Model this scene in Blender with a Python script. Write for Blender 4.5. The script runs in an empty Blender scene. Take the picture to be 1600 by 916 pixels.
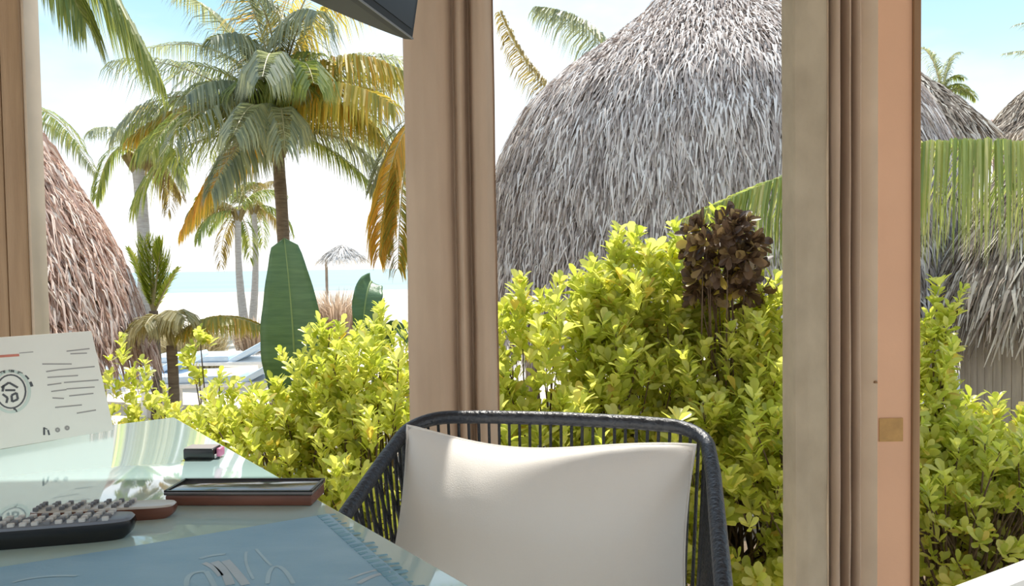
import bpy, bmesh, math, random
import numpy as np
from mathutils import Vector, Matrix, Quaternion, noise
random.seed(7); rng = np.random.default_rng(7)
SC = bpy.context.scene; COL = SC.collection
PI = math.pi; R = math.radians

# ---------------------------------------------------------------- camera
F = 1200.0; EYE = Vector((0, 0, 1.17)); PITCH = R(1.96); ROLL = R(-0.85)
CM = Matrix.Rotation(PI/2 - PITCH, 3, 'X') @ Matrix.Rotation(ROLL, 3, 'Z')
cd = bpy.data.cameras.new('camera'); cd.sensor_width = 36; cd.lens = F*36/1600
cd.clip_start = 0.05; cd.clip_end = 6000
cam = bpy.data.objects.new('camera', cd); COL.objects.link(cam)
cam.matrix_world = Matrix.Translation(EYE) @ CM.to_4x4(); SC.camera = cam
# ---------------------------------------------------------------- sky
SKY = 1.2
w = bpy.data.worlds.new('sky'); SC.world = w; w.use_nodes = True
nt = w.node_tree; nt.nodes.clear()
def N(t, typ, **k):
    n = t.nodes.new(typ)
    for a, v in k.items(): setattr(n, a, v)
    return n
tc = N(nt, 'ShaderNodeTexCoord'); sep = N(nt, 'ShaderNodeSeparateXYZ')
nt.links.new(tc.outputs['Generated'], sep.inputs[0])
rp = N(nt, 'ShaderNodeValToRGB'); e = rp.color_ramp.elements
e[0].position = 0.0; e[0].color = (1.0, 1.0, 1.0, 1)
e[1].position = 1.0; e[1].color = (0.16, 0.42, 0.80, 1)
for p, c in ((0.12, (0.88, 0.94, 1.0, 1)), (0.24, (0.52, 0.76, 0.92, 1)), (0.38, (0.30, 0.60, 0.86, 1))):
    x = e.new(p); x.color = c
nt.links.new(sep.outputs['Z'], rp.inputs[0])
mp = N(nt, 'ShaderNodeMapping'); mp.inputs['Scale'].default_value = (1.0, 1.0, 2.6)
nz = N(nt, 'ShaderNodeTexNoise'); nz.inputs['Scale'].default_value = 2.2; nz.inputs['Detail'].default_value = 7
nt.links.new(tc.outputs['Generated'], mp.inputs[0]); nt.links.new(mp.outputs[0], nz.inputs[0])
cr = N(nt, 'ShaderNodeValToRGB'); ce = cr.color_ramp.elements
ce[0].position = 0.40; ce[0].color = (0, 0, 0, 1); ce[1].position = 0.66; ce[1].color = (0.85, 0.85, 0.85, 1)
nt.links.new(nz.outputs['Fac'], cr.inputs[0])
mx = N(nt, 'ShaderNodeMixRGB'); mx.inputs[2].default_value = (1, 1, 1, 1)
nt.links.new(cr.outputs[0], mx.inputs[0]); nt.links.new(rp.outputs[0], mx.inputs[1])
bg = N(nt, 'ShaderNodeBackground'); bg.inputs['Strength'].default_value = SKY
wo = N(nt, 'ShaderNodeOutputWorld')
nt.links.new(mx.outputs[0], bg.inputs[0]); nt.links.new(bg.outputs[0], wo.inputs[0])
# ---------------------------------------------------------------- sun
SUN_AZ, SUN_EL, SUN_E = R(5), R(60), 5.0
sl = bpy.data.lights.new('sun', 'SUN'); sl.energy = SUN_E; sl.angle = R(0.6); sl.color = (1.0, 0.95, 0.86)
so = bpy.data.objects.new('sun', sl); COL.objects.link(so)
sd = Vector((math.sin(SUN_AZ)*math.cos(SUN_EL), math.cos(SUN_AZ)*math.cos(SUN_EL), math.sin(SUN_EL)))
so.rotation_euler = sd.to_track_quat('Z', 'Y').to_euler(); so.location = (0, 6, 12)
# ---------------------------------------------------------------- exposure
vs = SC.view_settings; vs.view_transform = 'Standard'; vs.look = 'None'; vs.gamma = 1.0
vs.use_curve_mapping = False; vs.exposure = 0.2
SC.cycles.max_bounces = 8; SC.cycles.transparent_max_bounces = 16

# ================================================================ helpers
def ray(px, py): return CM @ Vector(((px-800)/F, (458-py)/F, -1))
def P(px, py, y):                      # the point seen there at distance y in front of the terrace seat
    d = ray(px, py); return EYE + d*(y/d.y)
def PZ(px, py, z):                     # the point seen there at height z
    d = ray(px, py); return EYE + d*((z-EYE.z)/d.z)
MATS = {}
def mat(name, col, rough=0.6, col2=None, scale=8.0, bump=0.0, bscale=60.0, spec=0.4, trans=0.0, coat=0.0, metal=0.0, stretch=(1, 1, 1), attr=False, ramp=None, tcol=None, detail=4):
    m = bpy.data.materials.new(name); m.use_nodes = True; t = m.node_tree
    b = t.nodes['Principled BSDF']; out = t.nodes['Material Output']
    b.inputs['Roughness'].default_value = rough; b.inputs['Specular IOR Level'].default_value = spec
    b.inputs['Coat Weight'].default_value = coat; b.inputs['Metallic'].default_value = metal
    tcn = N(t, 'ShaderNodeTexCoord'); mpn = N(t, 'ShaderNodeMapping'); mpn.inputs['Scale'].default_value = stretch
    t.links.new(tcn.outputs['Object'], mpn.inputs[0])
    if attr:                           # per-piece hue: a stored random number plus the object's own
        a = N(t, 'ShaderNodeAttribute'); a.attribute_name = 'rnd'
        oi = N(t, 'ShaderNodeObjectInfo'); ad = N(t, 'ShaderNodeMath', operation='ADD'); fr = N(t, 'ShaderNodeMath', operation='FRACT')
        t.links.new(a.outputs['Fac'], ad.inputs[0]); t.links.new(oi.outputs['Random'], ad.inputs[1]); t.links.new(ad.outputs[0], fr.inputs[0])
        r = N(t, 'ShaderNodeValToRGB'); el = r.color_ramp.elements
        el[0].position = ramp[0][0]; el[0].color = (*ramp[0][1], 1); el[1].position = ramp[-1][0]; el[1].color = (*ramp[-1][1], 1)
        for p, c in ramp[1:-1]: x = el.new(p); x.color = (*c, 1)
        t.links.new(fr.outputs[0], r.inputs[0]); csock = r.outputs[0]
    else:
        n = N(t, 'ShaderNodeTexNoise'); n.inputs['Scale'].default_value = scale; n.inputs['Detail'].default_value = detail
        t.links.new(mpn.outputs[0], n.inputs[0])
        r = N(t, 'ShaderNodeValToRGB'); el = r.color_ramp.elements
        c2 = col2 or tuple(c*0.86 for c in col)
        el[0].position = 0.32; el[0].color = (*c2, 1); el[1].position = 0.68; el[1].color = (*col, 1)
        t.links.new(n.outputs['Fac'], r.inputs[0]); csock = r.outputs[0]
    t.links.new(csock, b.inputs['Base Color'])
    if bump:
        n2 = N(t, 'ShaderNodeTexNoise'); n2.inputs['Scale'].default_value = bscale; n2.inputs['Detail'].default_value = 5
        t.links.new(mpn.outputs[0], n2.inputs[0])
        bp = N(t, 'ShaderNodeBump'); bp.inputs['Strength'].default_value = bump; bp.inputs['Distance'].default_value = 0.02
        t.links.new(n2.outputs['Fac'], bp.inputs['Height']); t.links.new(bp.outputs[0], b.inputs['Normal'])
    if trans:
        tr = N(t, 'ShaderNodeBsdfTranslucent'); mxs = N(t, 'ShaderNodeMixShader'); mxs.inputs[0].default_value = trans
        if tcol:
            mm = N(t, 'ShaderNodeMixRGB', blend_type='MULTIPLY'); mm.inputs[0].default_value = 1; mm.inputs[2].default_value = (*tcol, 1)
            t.links.new(csock, mm.inputs[1]); t.links.new(mm.outputs[0], tr.inputs[0])
        else: t.links.new(csock, tr.inputs[0])
        t.links.new(b.outputs[0], mxs.inputs[1]); t.links.new(tr.outputs[0], mxs.inputs[2]); t.links.new(mxs.outputs[0], out.inputs[0])
    MATS[name] = m; return m

ORG = {}                               # world origin of every object built here
def tag(o, label=None, cat=None, group=None, kind=None):
    if label: o['label'] = label
    if cat: o['category'] = cat
    if group: o['group'] = group
    if kind: o['kind'] = kind
    return o
def empty(name, loc, label=None, cat=None, group=None):
    o = bpy.data.objects.new(name, None); COL.objects.link(o); o.location = loc; o.empty_display_size = 0.1
    ORG[o.name] = Vector(loc); return tag(o, label, cat, group)
class MB:
    def __init__(s): s.v = []; s.f = []; s.r = []; s.cr = 0.0
    def add(s, vs, fs):
        k = len(s.v); s.v += [tuple(p) for p in vs]; s.r += [s.cr]*len(vs); s.f += [tuple(i+k for i in f) for f in fs]; return s
    def box(s, c, size, rot=None, bevel=0.0, seg=2):
        bm = bmesh.new(); bmesh.ops.create_cube(bm, size=1)
        for v in bm.verts: v.co = Vector((v.co.x*size[0], v.co.y*size[1], v.co.z*size[2]))
        if bevel: bmesh.ops.bevel(bm, geom=bm.edges[:], offset=bevel, segments=seg, affect='EDGES', profile=0.5)
        c = Vector(c)
        vs = [(rot @ v.co if rot else v.co) + c for v in bm.verts]; bm.verts.index_update()
        fs = [[v.index for v in f.verts] for f in bm.faces]; bm.free(); return s.add(vs, fs)
    def tube(s, pts, rad, n=8, closed=False, cap=True):
        pts = [Vector(p) for p in pts]; m = len(pts)
        rads = rad if isinstance(rad, (list, tuple)) else [rad]*m
        ring = []; prev = None
        for i, p in enumerate(pts):
            if closed: t = pts[(i+1) % m] - pts[i-1]
            else: t = pts[min(i+1, m-1)] - pts[max(i-1, 0)]
            t = t.normalized() if t.length > 1e-9 else Vector((0, 0, 1))
            if prev is None:
                a = Vector((0, 0, 1)) if abs(t.z) < 0.9 else Vector((1, 0, 0)); u = t.cross(a).normalized()
            else: u = (prev - t*prev.dot(t)).normalized()
            prev = u; v = t.cross(u)
            for k in range(n):
                a = 2*PI*k/n; ring.append(p + (u*math.cos(a) + v*math.sin(a))*rads[i])
        fs = []
        for i in range(m if closed else m-1):
            j = (i+1) % m
            for k in range(n): fs.append((i*n+k, i*n+(k+1) % n, j*n+(k+1) % n, j*n+k))
        if cap and not closed: fs += [tuple(range(n-1, -1, -1)), tuple((m-1)*n+k for k in range(n))]
        return s.add(ring, fs)
    def lathe(s, c, prof, n=24, cap=True):
        c = Vector(c); vs = [c + Vector((r*math.cos(2*PI*k/n), r*math.sin(2*PI*k/n), z)) for r, z in prof for k in range(n)]
        m = len(prof); fs = [(i*n+k, i*n+(k+1) % n, (i+1)*n+(k+1) % n, (i+1)*n+k) for i in range(m-1) for k in range(n)]
        return s.add(vs, fs)
    def build(s, name, m, parent=None, smooth=True, loc=None):
        o = Vector((0, 0, 0))
        if parent is not None: o = ORG[parent.name]
        elif loc is not None: o = Vector(loc)
        me = bpy.data.meshes.new(name)
        me.from_pydata([(x-o.x, y-o.y, z-o.z) for x, y, z in s.v], [], s.f)
        if any(s.r):
            a = me.attributes.new('rnd', 'FLOAT', 'POINT'); a.data.foreach_set('value', s.r)
        return link(name, me, m, parent, smooth, o)
def link(name, me, m, parent=None, smooth=True, o=Vector((0, 0, 0))):
    me.materials.append(MATS[m] if isinstance(m, str) else m)
    if smooth:
        me.polygons.foreach_set('use_smooth', [True]*len(me.polygons))
        try: me.set_sharp_from_angle(angle=R(40))
        except Exception: pass
    ob = bpy.data.objects.new(name, me); COL.objects.link(ob)
    if parent is not None: ob.parent = parent
    else: ob.location = o
    ORG[ob.name] = Vector(o); return ob
def np_mesh(name, V, Fq, rnd, m, parent, smooth=False):
    """V (n,3) world, Fq (k,4) quads, rnd (n,)"""
    o = ORG[parent.name] if parent is not None else Vector((0, 0, 0))
    me = bpy.data.meshes.new(name); V = np.asarray(V, float) - np.array(o)
    nf = len(Fq); k = Fq.shape[1]
    me.vertices.add(len(V)); me.vertices.foreach_set('co', V.ravel())
    me.loops.add(nf*k); me.loops.foreach_set('vertex_index', Fq.astype(np.int32).ravel())
    me.polygons.add(nf); me.polygons.foreach_set('loop_start', np.arange(0, nf*k, k, dtype=np.int32))
    me.update(calc_edges=True)
    a = me.attributes.new('rnd', 'FLOAT', 'POINT'); a.data.foreach_set('value', np.asarray(rnd, float))
    return link(name, me, m, parent, smooth, o)
def bez(pts, n=14):
    p = [Vector(q) for q in pts]; out = []
    for i in range(n+1):
        t = i/n; q = p[:]
        while len(q) > 1: q = [a.lerp(b, t) for a, b in zip(q, q[1:])]
        out.append(q[0])
    return out
def rz(a): return Matrix.Rotation(a, 3, 'Z')
def ngon(vs): return [tuple(range(len(vs)))]

# ================================================================ materials
mat('sand', (0.72, 0.66, 0.56), 0.9, (0.58, 0.50, 0.41), 1.2, 0.5, 14)
mat('sea', (0.30, 0.40, 0.42), 0.6, (0.25, 0.35, 0.38), 0.05, 0.4, 0.6, stretch=(0.3, 1.5, 1))
mat('tile', (0.62, 0.58, 0.52), 0.5, (0.52, 0.48, 0.42), 3)
mat('ceiling_wood', (0.55, 0.42, 0.30), 0.7, (0.42, 0.31, 0.21), 5, stretch=(1, 8, 1))
mat('white_paint', (0.85, 0.84, 0.80), 0.55, (0.74, 0.73, 0.70), 4)
mat('post_wood', (0.40, 0.27, 0.16), 0.6, (0.31, 0.20, 0.115), 6, 0.15, 40, stretch=(6, 6, 0.4))
mat('edge_wood', (0.66, 0.54, 0.42), 0.6, None, 6)
mat('peach', (0.78, 0.46, 0.29), 0.6, (0.70, 0.41, 0.26), 2.5, 0.05, 30)
mat('brown_trim', (0.35, 0.21, 0.11), 0.6, (0.26, 0.15, 0.08), 5, stretch=(4, 4, 0.4))
mat('strip', (0.92, 0.79, 0.63), 0.6, None, 5)  # light on the peach post's narrow left face, painted as a paler colour
mat('tape', (0.52, 0.30, 0.10), 0.5, (0.42, 0.24, 0.08), 40)
mat('curtain', (0.66, 0.51, 0.385), 0.85, (0.58, 0.44, 0.33), 6, 0.12, 300, 0.1, trans=0.22, stretch=(2, 2, 0.5))
mat('curtain_grey', (0.60, 0.51, 0.38), 0.85, (0.50, 0.42, 0.31), 7, 0.15, 250, 0.1, trans=0.15, stretch=(2, 2, 1.2))
mat('hem', (0.70, 0.56, 0.40), 0.8, None, 9, 0.1, 200, 0.1)
mat('table_glass', (0.62, 0.84, 0.84), 0.04, (0.56, 0.80, 0.80), 1.5, 0, spec=0.9, coat=0.6)
mat('glass_edge', (0.22, 0.42, 0.36), 0.15, None, 5)
mat('table_frame', (0.55, 0.58, 0.54), 0.5, None, 5)
mat('rope', (0.020, 0.024, 0.032), 0.55, (0.010, 0.012, 0.016), 60, 0.5, 140, 0.5)
mat('rail', (0.022, 0.028, 0.040), 0.35, (0.012, 0.015, 0.022), 50, 0.25, 120, 0.6)
mat('pillow', (0.88, 0.86, 0.82), 0.85, (0.85, 0.82, 0.77), 3, 0.12, 400, 0.15)
mat('paper', (0.84, 0.80, 0.74), 0.5, (0.79, 0.74, 0.68), 3)
mat('ink', (0.10, 0.10, 0.11), 0.6); mat('ink_soft', (0.36, 0.33, 0.32), 0.6); mat('ink_red', (0.65, 0.22, 0.16), 0.6)
mat('ink_sage', (0.62, 0.68, 0.62), 0.6)
mat('blue_cloth', (0.30, 0.51, 0.66), 0.4, (0.24, 0.45, 0.61), 7, 0.1, 200, 0.5, stretch=(1, 3, 1))
mat('blue_fringe', (0.26, 0.48, 0.58), 0.6, (0.17, 0.36, 0.48), 30)
mat('blue_print', (0.46, 0.66, 0.77), 0.5, None, 20); mat('grey_print', (0.52, 0.62, 0.69), 0.5, None, 20)
mat('black_plastic', (0.010, 0.011, 0.013), 0.25, None, 5, spec=0.5)
mat('grey_plastic', (0.040, 0.040, 0.034), 0.5, (0.03, 0.03, 0.025), 6, spec=0.3)
mat('tv_black', (0.012, 0.012, 0.013), 0.5, None, 6, spec=0.25)
mat('bezel_grey', (0.16, 0.16, 0.16), 0.4, None, 6)
mat('plate_sheen', (0.20, 0.23, 0.28), 0.3, None, 6)  # grey paints the reflection on the black remote's top
mat('screen', (0.012, 0.014, 0.018), 0.35, None, 5, spec=0.2)
mat('chrome', (0.6, 0.6, 0.6), 0.25, None, 5, metal=0.8)
mat('button', (0.66, 0.66, 0.64), 0.45, None, 50); mat('button_grey', (0.22, 0.23, 0.25), 0.45, None, 50)
mat('silver', (0.66, 0.64, 0.60), 0.35, None, 9, metal=0.3); mat('red_brown', (0.19, 0.075, 0.048), 0.4, (0.13, 0.05, 0.032), 12, stretch=(1, 6, 6))
mat('box_top', (0.10, 0.085, 0.08), 0.12, (0.06, 0.05, 0.05), 4, spec=0.7, coat=0.4)
mat('pink', (0.75, 0.25, 0.42), 0.45, None, 20)
# foliage
LEAF = [(0.0, (0.44, 0.52, 0.09)), (0.35, (0.62, 0.68, 0.16)), (0.7, (0.78, 0.80, 0.26)), (0.93, (0.84, 0.84, 0.34)), (1.0, (0.76, 0.58, 0.14))]
mat('leaf', None, 0.30, spec=0.7, trans=0.58, attr=True, ramp=LEAF, tcol=(1.2, 1.15, 0.65))
mat('leaf_dark', None, 0.45, spec=0.5, trans=0.25, attr=True, ramp=[(0, (0.07, 0.04, 0.025)), (0.6, (0.17, 0.105, 0.055)), (0.9, (0.30, 0.21, 0.09)), (1, (0.65, 0.50, 0.06))])
mat('twig', (0.16, 0.11, 0.075), 0.8, (0.09, 0.06, 0.04), 30)
mat('banana', (0.17, 0.29, 0.13), 0.35, (0.12, 0.22, 0.10), 9, 0.2, 40, 0.5, trans=0.2, stretch=(0.6, 0.6, 5))
mat('banana_rib', (0.30, 0.40, 0.16), 0.5, None, 9)
def frondmat(name, ramp, tr=0.54): mat(name, None, 0.42, spec=0.5, trans=tr, attr=True, ramp=ramp, tcol=(1.1, 1.05, 0.7))
frondmat('frond_green', [(0, (0.18, 0.25, 0.07)), (0.5, (0.31, 0.37, 0.10)), (1, (0.46, 0.48, 0.15))])
frondmat('frond_grey', [(0, (0.22, 0.26, 0.19)), (0.5, (0.36, 0.40, 0.28)), (1, (0.52, 0.54, 0.36))])  # shade and pale veil of the crowns mixed into the frond green
frondmat('frond_yellow', [(0, (0.36, 0.36, 0.07)), (0.5, (0.58, 0.50, 0.11)), (0.8, (0.72, 0.55, 0.12)), (1, (0.85, 0.50, 0.08))])
frondmat('frond_orange', [(0, (0.56, 0.46, 0.09)), (0.5, (0.84, 0.58, 0.11)), (1, (0.94, 0.62, 0.14))], 0.6)
frondmat('frond_big', [(0, (0.30, 0.40, 0.14)), (0.4, (0.46, 0.54, 0.20)), (0.8, (0.62, 0.64, 0.28)), (1, (0.80, 0.76, 0.44))])
frondmat('frond_pale', [(0, (0.38, 0.33, 0.16)), (0.5, (0.58, 0.52, 0.28)), (1, (0.76, 0.70, 0.44))])
frondmat('frond_lime', [(0, (0.42, 0.52, 0.08)), (0.6, (0.58, 0.66, 0.12)), (1, (0.72, 0.72, 0.18))], 0.65)
frondmat('frond_dry', [(0, (0.22, 0.17, 0.07)), (0.6, (0.36, 0.28, 0.11)), (1, (0.50, 0.42, 0.18))])
mat('rachis', (0.50, 0.42, 0.22), 0.5, None, 9); mat('rachis_pink', (0.58, 0.44, 0.34), 0.5, None, 9); mat('rachis_pale', (0.74, 0.70, 0.40), 0.5, None, 9)
mat('trunk', (0.34, 0.27, 0.20), 0.85, (0.20, 0.15, 0.11), 7, 0.6, 30, 0.2, stretch=(1, 1, 6))
mat('trunk_grey', (0.46, 0.43, 0.39), 0.85, (0.34, 0.31, 0.28), 7, 0.5, 30, 0.2, stretch=(1, 1, 6))
def thatchmat(name, ramp): mat(name, None, 0.8, spec=0.15, trans=0.12, attr=True, ramp=ramp)
thatchmat('thatch_grey', [(0, (0.28, 0.22, 0.19)), (0.25, (0.56, 0.47, 0.42)), (0.65, (0.78, 0.68, 0.61)), (1, (0.92, 0.84, 0.77))])
thatchmat('thatch_hazed', [(0, (0.60, 0.55, 0.50)), (1, (0.80, 0.76, 0.72))])  # distance haze mixed into the far umbrella's thatch colour
thatchmat('thatch_pink', [(0, (0.40, 0.25, 0.19)), (0.3, (0.72, 0.50, 0.41)), (0.7, (0.88, 0.67, 0.56)), (1, (0.96, 0.85, 0.76))])
thatchmat('thatch_brown', [(0, (0.15, 0.11, 0.085)), (0.4, (0.38, 0.31, 0.24)), (0.8, (0.58, 0.49, 0.40)), (1, (0.80, 0.72, 0.60))])
mat('thatch_core', (0.36, 0.30, 0.25), 0.9, (0.24, 0.19, 0.16), 12, 0.6, 40)
mat('pole', (0.36, 0.29, 0.22), 0.8, (0.22, 0.17, 0.13), 9, 0.3, 30, stretch=(1, 1, 0.3))
mat('plank', (0.62, 0.54, 0.46), 0.7, (0.48, 0.41, 0.35), 9, 0.2, 40, stretch=(3, 3, 0.4))
mat('grass', None, 0.7, spec=0.2, trans=0.35, attr=True, ramp=[(0, (0.42, 0.34, 0.18)), (0.6, (0.60, 0.52, 0.32)), (1, (0.76, 0.70, 0.48))])
mat('pink_shrub', None, 0.7, spec=0.2, trans=0.35, attr=True, ramp=[(0, (0.46, 0.33, 0.22)), (1, (0.74, 0.58, 0.44))])
mat('bed_white', (0.88, 0.88, 0.87), 0.5, None, 9); mat('bed_blue', (0.66, 0.78, 0.90), 0.7, (0.60, 0.73, 0.87), 9)

# ================================================================ setting
GZ = -0.8
def grid(name, x0, x1, y0, y1, nx, ny, zf, m):
    xs = np.linspace(x0, x1, nx); ys = y0 + (y1-y0)*np.linspace(0, 1, ny)**1.6
    b = MB(); b.v = [(x, y, zf(x, y)) for y in ys for x in xs]; b.r = [0]*len(b.v)
    b.f = [(j*nx+i, j*nx+i+1, (j+1)*nx+i+1, (j+1)*nx+i) for j in range(ny-1) for i in range(nx-1)]
    return b.build(name, m)
g = grid('ground', -60, 60, -14, 92, 90, 90, lambda x, y: GZ + 0.05*math.sin(x*1.1+y*0.5)*math.sin(y*0.8-x*0.3) - max(0, y-70)*0.03, 'sand')
tag(g, 'pale pinkish beach sand around the huts and garden', 'sand', kind='structure')
s = MB().add([(-3000, 80, GZ-0.25), (3000, 80, GZ-0.25), (3000, 5000, GZ-0.25), (-3000, 5000, GZ-0.25)], [(0, 1, 2, 3)]).build('sea', 'sea')
tag(s, 'pale teal sea along the horizon', 'sea', kind='structure')
mat('soil', (0.26, 0.19, 0.13), 0.95, (0.17, 0.12, 0.08), 6, 0.6, 25)
gb = grid('garden_bed', -4.2, 7.5, 2.75, 6.0, 60, 26, lambda x, y: GZ + 0.06 + 0.05*noise.noise(Vector((x*1.7, y*1.7, 0))) - 0.25*max(0, abs(y-4.3)-1.4), 'soil')
tag(gb, 'brown soil bed under the green shrubs', 'soil', kind='structure')
fl = MB().box((0, -0.85, -0.42), (7.6, 6.7, 0.84)).build('floor', 'tile', smooth=False); tag(fl, kind='structure')
ce_ = MB().box((0, -0.7, 2.92), (8.4, 6.92, 0.12)).build('ceiling', 'ceiling_wood', smooth=False); tag(ce_, kind='structure')
# low white ledge at the terrace edge, lower right corner
a, b_ = PZ(1480, 917, 0.10), PZ(1600, 872, 0.10); dr = (b_-a).normalized(); nr = Vector((-dr.y, dr.x, 0))
a = a - dr*0.1; b_ = b_ + dr*1.6; c = (a+b_)/2 - nr*0.05
k = MB().box((c.x, c.y, (0.10+GZ)/2), ((b_-a).length, 0.10, 0.10-GZ), rz(math.atan2(dr.y, dr.x)), 0.015).build('trim_1', 'white_paint'); tag(k, kind='structure')

# ---------------------------------------------------------------- posts and curtains
def curtain(name, c, width, prof, ztop, m, label, hem=None, wr=0.006, taper=0.0, rot=0.0, ph=0.0, depth=0.10, n=90, back=True, m2=None, usplit=0.5, amp=1.0):
    """prof: list of (u 0..1, v) with v the fold depth toward the room; the sheet wraps on round the post behind."""
    c = Vector(c); us = np.linspace(0, 1, n); pv = np.interp(us, [p[0] for p in prof], [p[1] for p in prof])
    ker = np.array([1, 2, 3, 2, 1])/9.0; pv = np.convolve(np.pad(pv, 2, mode='edge'), ker, 'valid')*amp
    path = [(u*width - width/2, -v) for u, v in zip(us, pv)]
    if back: path += [(width/2+0.004, depth*0.5), (width/2-0.02, depth), (0, depth+0.03), (-width/2+0.02, depth), (-width/2-0.004, depth*0.5)]
    zs = np.linspace(0.02, ztop, 46); M = rz(rot); b = MB(); m_ = len(path)
    for z in zs:
        k_ = 1 + taper*(1 - z/ztop)
        for i, (u, v) in enumerate(path):
            q = wr*(math.sin(9*z+7*u/width+ph)*math.sin(3.1*z+ph*2+u*14) + 0.6*math.sin(23*z+ 11*u/width+ph*3)*max(0, math.sin(2.2*z+ph)))
            p = M @ Vector((u*k_ + 0.25*q, v + q, 0)); b.v.append((c.x+p.x, c.y+p.y, z)); b.r.append(0)
    for j in range(len(zs)-1):
        for i in range(m_ if back else m_-1):
            i2 = (i+1) % m_; b.f.append((j*m_+i, j*m_+i2, (j+1)*m_+i2, (j+1)*m_+i))
    root = empty(name, (c.x, c.y, 0), label, 'curtain')
    o = b.build('fabric', m, root)
    if m2:
        o.data.materials.append(MATS[m2]); nw = int(n*usplit)
        o.data.polygons.foreach_set('material_index', [1 if nw <= (i % m_) < n+2 else 0 for i in range(len(o.data.polygons))])
    md = o.modifiers.new('thickness', 'SOLIDIFY'); md.thickness = 0.003
    if hem is not None:
        hb = MB(); u0 = hem*width - width/2
        pts = [c + M @ Vector(((u0)*(1+taper*(1-z/ztop)), -float(np.interp(hem, us, pv))-0.002, 0)) for z in zs]
        hb.tube([(p.x, p.y, z) for p, z in zip(pts, zs)], 0.004, 6); hb.build('hem', 'hem', root)
    return root
# middle post with a gathered curtain
pm = P(706, 420, 2.62)
po = MB().box((pm.x, pm.y+0.055, 1.43), (0.10, 0.10, 2.86), None, 0.008).build('terrace_post', 'post_wood', loc=(pm.x, pm.y+0.055, 0))
tag(po, 'wooden terrace post wrapped inside the gathered beige curtain behind the chair', 'post')
curtain('curtain', (pm.x, pm.y-0.03, 0), 0.298,
        [(0, -0.02), (0.03, 0.022), (0.12, 0.040), (0.25, 0.050), (0.40, 0.046), (0.49, 0.020), (0.53, 0.000), (0.56, -0.012), (0.60, 0.018), (0.66, 0.022), (0.70, -0.022), (0.735, -0.030), (0.77, 0.006), (0.86, 0.014), (0.93, 0.002), (1, -0.04)],
        2.84, 'curtain', 'gathered beige curtain tied round the post behind the chair', wr=0.003, taper=0.02, ph=0.4, amp=1.5)
# right post: peach column with curtain on its left
pr = P(1392, 420, 2.30)
root = empty('terrace_post', (pr.x, pr.y+0.06, 0), 'peach painted terrace post with small brown tape patch, at right', 'post')
fx = PZ  # (readability only)
wl = P(1350, 420, 2.30).x; wr_ = P(1424, 420, 2.30).x; wm = P(1371, 420, 2.30).x
b = MB()   # column outline in plan: chamfered left corner, then the broad face
plan = [(wl, pr.y+0.05), (wm, pr.y), (wr_, pr.y), (wr_, pr.y+0.13), (wl, pr.y+0.13)]
n = len(plan); vs_ = [(x, y, z) for z in (0, 2.86) for x, y in plan]
b.add(vs_, [(i, (i+1) % n, n+(i+1) % n, n+i) for i in range(n)] + [tuple(range(n-1, -1, -1)), tuple(range(n, 2*n))])
b.build('shaft', 'peach', root, smooth=False)
MB().add([(wl-0.001, pr.y+0.049, 0), (wm, pr.y-0.002, 0), (wm, pr.y-0.002, 2.86), (wl-0.001, pr.y+0.049, 2.86), (wl+0.002, pr.y+0.052, 0), (wm+0.002, pr.y+0.002, 0), (wm+0.002, pr.y+0.002, 2.86), (wl+0.002, pr.y+0.052, 2.86)], [(0, 1, 2, 3), (7, 6, 5, 4), (0, 4, 5, 1), (1, 5, 6, 2), (2, 6, 7, 3), (3, 7, 4, 0)]).build('lit_corner_face', 'strip', root, smooth=False)  # thin paler skin paints the light falling on the chamfered face
tl, th = P(1374, 654, 2.297), P(1411, 690, 2.297)
MB().box(((tl.x+th.x)/2, pr.y-0.0015, (tl.z+th.z)/2), (th.x-tl.x, 0.003, tl.z-th.z)).build('tape_patch', 'tape', root)
nl = P(1367, 597, 2.30); MB().lathe((nl.x, pr.y-0.004, nl.z), [(0.0005, 0.004), (0.005, 0.003), (0.006, -0.003), (0.0005, -0.004)], 10).build('nail_head', 'brown_trim', root)
MB().box((wr_+0.012, pr.y+0.06, 1.43), (0.022, 0.14, 2.86), None, 0.003).build('edge_board', 'brown_trim', root)
pc = P(1290, 420, 2.27); cw = P(1348, 420, 2.27).x - P(1230, 420, 2.27).x
curtain('curtain', (pc.x, pc.y, 0), cw,
        [(0, -0.01), (0.02, 0.018), (0.2, 0.020), (0.42, 0.016), (0.49, 0.012), (0.52, -0.010), (0.56, 0.020), (0.63, 0.022), (0.68, -0.026), (0.72, -0.026), (0.76, 0.012), (0.81, 0.010), (0.85, -0.028), (0.89, 0.004), (0.96, 0.008), (1, -0.05)],
        2.84, 'curtain_grey', 'wrinkled taupe curtain drawn against the peach post', hem=0.49, wr=0.0065, taper=0.0, ph=1.7, depth=0.07, m2='curtain', usplit=0.5, amp=1.9)
# left post: two boards and a pale edge strip
pl = P(20, 420, 2.75); yl = pl.y
root = empty('terrace_post', (pl.x, yl+0.05, 0), 'brown boarded terrace post at the left beside the propped menu', 'post')
def x_at(px, py=300, y=None): return P(px, py, y or yl).x
xa, xb, xc = x_at(6), x_at(39), x_at(44)
MB().box(((xa+xa-0.14)/2, yl+0.055, 1.43), (0.136, 0.10, 2.86), None, 0.004).build('board', 'post_wood', root)
MB().box(((xa+xb)/2+0.001, yl+0.05, 1.43), (xb-xa-0.004, 0.10, 2.86), None, 0.005).build('board', 'post_wood', root)
MB().box(((xb+xc)/2, yl+0.055, 1.43), (xc-xb, 0.09, 2.86), None, 0.002).build('edge_strip', 'edge_wood', root)

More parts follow.
